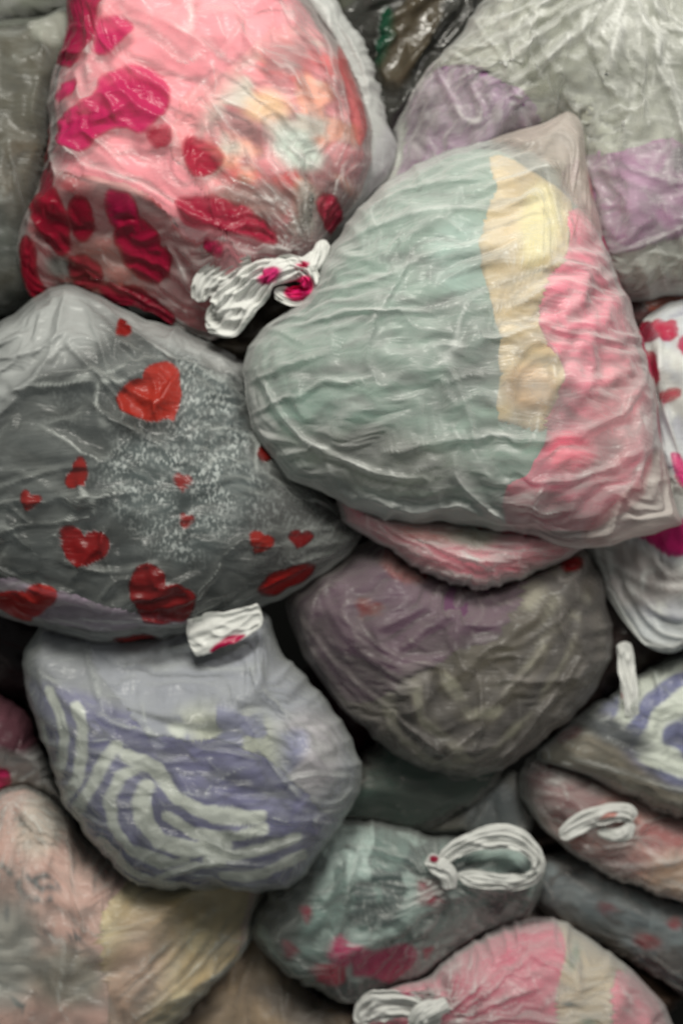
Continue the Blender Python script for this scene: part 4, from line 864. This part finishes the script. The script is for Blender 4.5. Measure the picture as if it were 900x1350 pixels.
# ================================================================ N  small petal bag at the left edge
bag('N', [(-60, 900), (0, 918), (34, 936), (52, 980), (72, 1030), (86, 1062), (60, 1084), (20, 1100), (-60, 1120)],
    -100, 60, 46, 'white gathered bag end with a magenta mark at the left edge', G_BAG, F_WHITE, n=121, cn=61, flat=1.5,
    garments=(dict(name='folded_garment', col=L(168, 120, 128), mat=CL, label='dusky plum cloth at the left edge', ops=(('ell', 30, 960, 50, 40, 0, L(90, 50, 62), 20, 0), ('ell', 10, 1060, 60, 40, 0, L(226, 220, 208), 20, 0))),),
    fold_ang=-35, grow=0.10, seed=43, strokes=[([(-10, 1080), (30, 1050), (60, 1030)], 5, 9), ([(-10, 1040), (30, 1030), (56, 1010)], 4, 7), ([(-10, 1100), (40, 1070), (70, 1056)], 4, 6)],
    prints=[petal((-20, 1018), (10, 1014), (12, 1030), (-4, 1040), (-20, 1036), col=L(220, 40, 110)), ('ell', 30, 940, 50, 44, 0, L(120, 80, 90), 24, .3)])

# ================================================================ H  zebra bag at the lower right
bag('H', [(708, 1000), (740, 962), (780, 930), (830, 896), (880, 870), (960, 850), (980, 1000), (960, 1086), (905, 1082), (870, 1070), (820, 1046), (762, 1020)],
    -84, 70, 50, 'bag with a blue and cream zebra garment at the right edge', G_BAG, F_THIN, n=161, cn=97, flat=1.6, centre=(870, 975),
    garments=(dict(name='folded_pyjamas', cat='pyjamas', col=L(120, 122, 160), mat=CL, label='blue and cream zebra striped cloth at the right edge',
                   ops=(zebra(L(116, 118, 156), L(214, 218, 208), 930, 960, 170, 80, -25, 44, 91, [(790, 900), (860, 870), (960, 850), (990, 1060), (880, 1060), (800, 1000), (760, 960)]),
                        ('poly', [(700, 1010), (740, 960), (790, 940), (830, 1000), (900, 1040), (960, 1060), (960, 1100), (860, 1090)], L(142, 132, 118), 26, 0), ('ell', 745, 965, 20, 8, -20, L(120, 30, 40), 6, 0), ('ell', 800, 960, 50, 16, 25, L(70, 72, 78), 16, 0))),),
    c_noise=(8, 60), c_fold=(0.10, 30), fold_ang=25, grow=0.06, seed=47, strokes=[([(740, 990), (800, 1010), (870, 1030), (930, 1040)], 4, 7), ([(760, 960), (830, 985), (900, 1010)], 4, 5), ([(850, 930), (880, 920), (920, 925)], 4, 6)])
H_ = BAGS['H']
strand(H_, 'handle_end', [(821, 846), (826, 876), (830, 912), (832, 946)], [10, 12, 12, 9], [6, 7, 7, 5], [-46, -40, -32, -30], F_KNOT, (('ell', 814, 915, 4, 9, 0, L(190, 60, 50), 3, .9),), 5, .3, seed=51, label='pale twisted handle end hanging beside the zebra bag', flat=0.38)

# ================================================================ I  red and dusty pink bag at the lower right
bag('I', [(684, 1040), (694, 1004), (724, 980), (780, 980), (860, 1030), (950, 1060), (960, 1190), (904, 1192), (850, 1176), (796, 1152), (748, 1120), (704, 1082)],
    -120, 66, 44, 'dusty pink and dark red bag with a knotted white handle, lower right', G_BAG, F_GREY, n=161, cn=85, flat=1.6, centre=(830, 1095),
    garments=(dict(name='folded_trousers', cat='trousers', col=L(190, 124, 116), mat=CL, label='dusty pink and dark red cloth under the knotted white handle',
                   ops=(('poly', [(680, 1000), (740, 990), (790, 1020), (780, 1080), (740, 1080), (690, 1060)], L(112, 40, 48), 20, 0), ('poly', [(832, 1080), (870, 1078), (900, 1090), (880, 1112), (840, 1110)], L(150, 22, 24), 8, 0), ('ell', 800, 1130, 50, 14, 10, L(140, 84, 84), 16, 0), ('ell', 890, 1150, 50, 30, 0, L(206, 166, 138), 26, 0))),),
    c_noise=(7, 60), c_fold=(0.09, 30), fold_ang=-12, grow=0.07, seed=53, strokes=[([(790, 1150), (850, 1130), (920, 1110)], 4, 6), ([(740, 1110), (800, 1135), (870, 1120)], 4, 5), ([(700, 1040), (750, 1050), (780, 1080)], 4, 5)])
I_ = BAGS['I']
strand(I_, 'handle_loop', [(738, 1104), (762, 1088), (796, 1074), (824, 1072), (834, 1082)], [9, 13, 15, 13, 8], [9, 12, 13, 12, 8], [-52, -46, -44, -46, -52], F_KNOT, (('ell', 800, 1072, 12, 4, -20, L(220, 160, 150), 3, .5),), 6, .35, seed=55, flat=0.28)
strand(I_, 'knot', [(788, 1094), (806, 1102), (824, 1098), (832, 1084)], [7, 10, 11, 7], [7, 9, 10, 7], [-58, -54, -52, -54], F_KNOT, (), 6, .4, seed=57)

# ================================================================ J  teal bag under the dull one
bag('J', [(440, 1076), (462, 1020), (500, 970), (570, 960), (650, 990), (666, 1010), (640, 1046), (600, 1074), (560, 1090), (500, 1094)],
    -118, 44, 40, 'dark teal bag between the zebra bag and the floral bag', G_BAG, F_DIM, n=101, cn=61, flat=1.5,
    garments=(dict(name='folded_garment', col=L(50, 82, 72), mat=CL, label='dark teal cloth below the dull purple bag'),), fold_ang=0, grow=0.05, seed=59)
bag('J2', [(470, 1080), (560, 1060), (630, 1030), (690, 1020), (700, 1090), (660, 1140), (600, 1150), (530, 1152), (500, 1110)],
    -150, 40, 30, 'grey beige bag end behind the white loop knot', G_BAG, F_GREY, n=101, cn=61, flat=1.5,
    garments=(dict(name='folded_garment', col=L(110, 104, 90), mat=CL, label='grey beige cloth behind the white loop knot', ops=(('ell', 650, 1070, 40, 40, 0, L(96, 104, 108), 20, 0),)),), fold_ang=-40, grow=0.08, seed=61, strokes=[([(640, 1050), (620, 1090), (590, 1130)], 4, 6)])

# ================================================================ O  dark blue floral bag at the right edge
bag('O', [(688, 1180), (700, 1140), (740, 1120), (840, 1140), (960, 1180), (970, 1330), (904, 1316), (860, 1286), (800, 1250), (740, 1220)],
    -160, 56, 40, 'dark slate floral bag at the lower right edge', G_BAG, F_DIM, n=141, cn=85, flat=1.6, centre=(850, 1220),
    garments=(dict(name='floral_blouse', cat='blouse', col=L(84, 100, 108), mat=CL, label='slate blue cloth with dark red flowers, lower right edge',
                   ops=(blotches([L(40, 46, 50), L(120, 134, 140)], 30, 95, None, 0.12), ('ell', 845, 1232, 18, 10, 10, L(130, 24, 44), 6, 0), ('ell', 882, 1206, 10, 8, 0, L(150, 26, 50), 5, 0), ('ell', 795, 1190, 10, 7, 0, L(90, 20, 44), 5, 0))),),
    c_noise=(7, 50), c_fold=(0.10, 30), fold_ang=35, grow=0.06, seed=63, strokes=[([(740, 1216), (820, 1260), (900, 1300)], 5, 7)])
bag('O2', [(650, 1230), (664, 1200), (694, 1176), (724, 1184), (740, 1210), (720, 1240), (680, 1250)],
    -132, 40, 24, 'small brownish bag corner above the rose pink bag', G_BAG, F_DIM, n=81, cn=49, flat=1.4,
    garments=(dict(name='folded_garment', col=L(150, 128, 116), mat=CL, label='brownish cloth in the small corner above the rose pink bag', ops=(('ell', 668, 1200, 10, 16, 0, L(50, 48, 44), 6, 0),)),), seed=64)

# ================================================================ Q R  dark bags at the top
bag('Q', [(-80, 60), (-20, 34), (60, 22), (100, 10), (130, 60), (110, 200), (80, 330), (60, 400), (-40, 410), (-100, 300)],
    -70, 84, 50, 'clear bag of olive brown cloth in the top left corner', G_BAG, F_THIN, n=141, cn=85, flat=1.5,
    garments=(dict(name='folded_blanket', cat='blanket', col=L(66, 61, 48), mat=CL_FLEECE, label='olive brown cloth in the top left corner', ops=(('ell', 20, 300, 60, 60, 0, L(42, 46, 38), 40, 0), ('ell', 40, 240, 30, 60, 0, L(76, 66, 52), 30, 0))),),
    c_noise=(9, 90), fold_ang=80, grow=0.05, seed=67, strokes=[([(-10, 42), (30, 46), (80, 40)], 5, 8), ([(30, 90), (36, 102), (44, 104)], 4, 7)],
    prints=[('poly', [(54, 30), (92, 26), (100, 60), (76, 78), (50, 66), (46, 44)], (0.6, 0.62, 0.55), 16, .65), ('poly', [(-60, 30), (40, 20), (60, 40), (0, 52), (-60, 60)], (0.35, 0.37, 0.32), 20, .5)])
bag('Q2', [(-100, -80), (120, -90), (150, -20), (100, 30), (30, 44), (-60, 56), (-110, 20)],
    -120, 60, 40, 'greyish olive bag at the top left edge', G_BAG, F_GREY, n=101, cn=61, flat=1.4,
    garments=(dict(name='folded_garment', col=L(84, 88, 72), mat=CL, label='greyish olive cloth at the top left edge'),), seed=69, fold_ang=10)
bag('R', [(380, -60), (500, -80), (640, -60), (660, 0), (640, 120), (560, 220), (500, 260), (440, 200), (400, 60)],
    -150, 90, 40, 'glossy dark bag with light glints between the two upper bags', G_BAG, F_DARK, n=161, cn=61, flat=1.4, grow=0.16, iso=0.03, fold_ang=-45, seed=71, jitter=6,
    strokes=[([(500, 60), (560, 20), (620, -30)], 6, 14), ([(520, 120), (560, 80), (590, 30)], 5, 12), ([(540, 100), (580, 50), (600, 20)], 5, 14), ([(480, 30), (530, 10), (560, -30)], 6, 10)],
    prints=[('ell', 505, 70, 10, 32, 10, L(18, 66, 46), 8, .8), ('ell', 540, 60, 22, 60, 25, L(84, 76, 62), 20, .75), ('ell', 440, 0, 60, 30, -20, L(84, 86, 76), 20, .8)])

# ================================================================ S  orange and red scraps behind the right edge
bag('S', [(820, 400), (860, 384), (960, 368), (970, 410), (900, 420), (850, 436), (826, 430)],
    -50, 24, 24, 'orange and dark red bag between two bags at the right edge', G_BAG, F_CLEAR, n=81, cn=49, flat=1.4,
    garments=(dict(name='folded_garment', col=L(96, 24, 28), mat=CL, label='orange and dark red cloth at the right edge', ops=(('poly', [(850, 398), (880, 388), (980, 372), (980, 396), (900, 404), (860, 412)], L(226, 92, 52), 8, 0),)),), seed=73, fold_ang=-15)

# ================================================================ P  beige bag at the very bottom
bag('P', [(226, 1372), (250, 1320), (290, 1270), (340, 1230), (370, 1260), (420, 1310), (480, 1340), (470, 1430), (300, 1450)],
    -150, 50, 36, 'beige brown bag at the bottom edge beside the floral bag', G_BAG, F_DIM, n=121, cn=73, flat=1.5,
    garments=(dict(name='folded_garment', col=L(176, 150, 120), mat=CL, label='beige cloth at the bottom edge', ops=(('ell', 390, 1320, 60, 20, 30, L(90, 76, 60), 20, 0),)),), fold_ang=-70, grow=0.08, seed=77, strokes=[([(300, 1350), (320, 1300), (340, 1250)], 5, 7)])

# ================================================================ dark bags deep in the heap
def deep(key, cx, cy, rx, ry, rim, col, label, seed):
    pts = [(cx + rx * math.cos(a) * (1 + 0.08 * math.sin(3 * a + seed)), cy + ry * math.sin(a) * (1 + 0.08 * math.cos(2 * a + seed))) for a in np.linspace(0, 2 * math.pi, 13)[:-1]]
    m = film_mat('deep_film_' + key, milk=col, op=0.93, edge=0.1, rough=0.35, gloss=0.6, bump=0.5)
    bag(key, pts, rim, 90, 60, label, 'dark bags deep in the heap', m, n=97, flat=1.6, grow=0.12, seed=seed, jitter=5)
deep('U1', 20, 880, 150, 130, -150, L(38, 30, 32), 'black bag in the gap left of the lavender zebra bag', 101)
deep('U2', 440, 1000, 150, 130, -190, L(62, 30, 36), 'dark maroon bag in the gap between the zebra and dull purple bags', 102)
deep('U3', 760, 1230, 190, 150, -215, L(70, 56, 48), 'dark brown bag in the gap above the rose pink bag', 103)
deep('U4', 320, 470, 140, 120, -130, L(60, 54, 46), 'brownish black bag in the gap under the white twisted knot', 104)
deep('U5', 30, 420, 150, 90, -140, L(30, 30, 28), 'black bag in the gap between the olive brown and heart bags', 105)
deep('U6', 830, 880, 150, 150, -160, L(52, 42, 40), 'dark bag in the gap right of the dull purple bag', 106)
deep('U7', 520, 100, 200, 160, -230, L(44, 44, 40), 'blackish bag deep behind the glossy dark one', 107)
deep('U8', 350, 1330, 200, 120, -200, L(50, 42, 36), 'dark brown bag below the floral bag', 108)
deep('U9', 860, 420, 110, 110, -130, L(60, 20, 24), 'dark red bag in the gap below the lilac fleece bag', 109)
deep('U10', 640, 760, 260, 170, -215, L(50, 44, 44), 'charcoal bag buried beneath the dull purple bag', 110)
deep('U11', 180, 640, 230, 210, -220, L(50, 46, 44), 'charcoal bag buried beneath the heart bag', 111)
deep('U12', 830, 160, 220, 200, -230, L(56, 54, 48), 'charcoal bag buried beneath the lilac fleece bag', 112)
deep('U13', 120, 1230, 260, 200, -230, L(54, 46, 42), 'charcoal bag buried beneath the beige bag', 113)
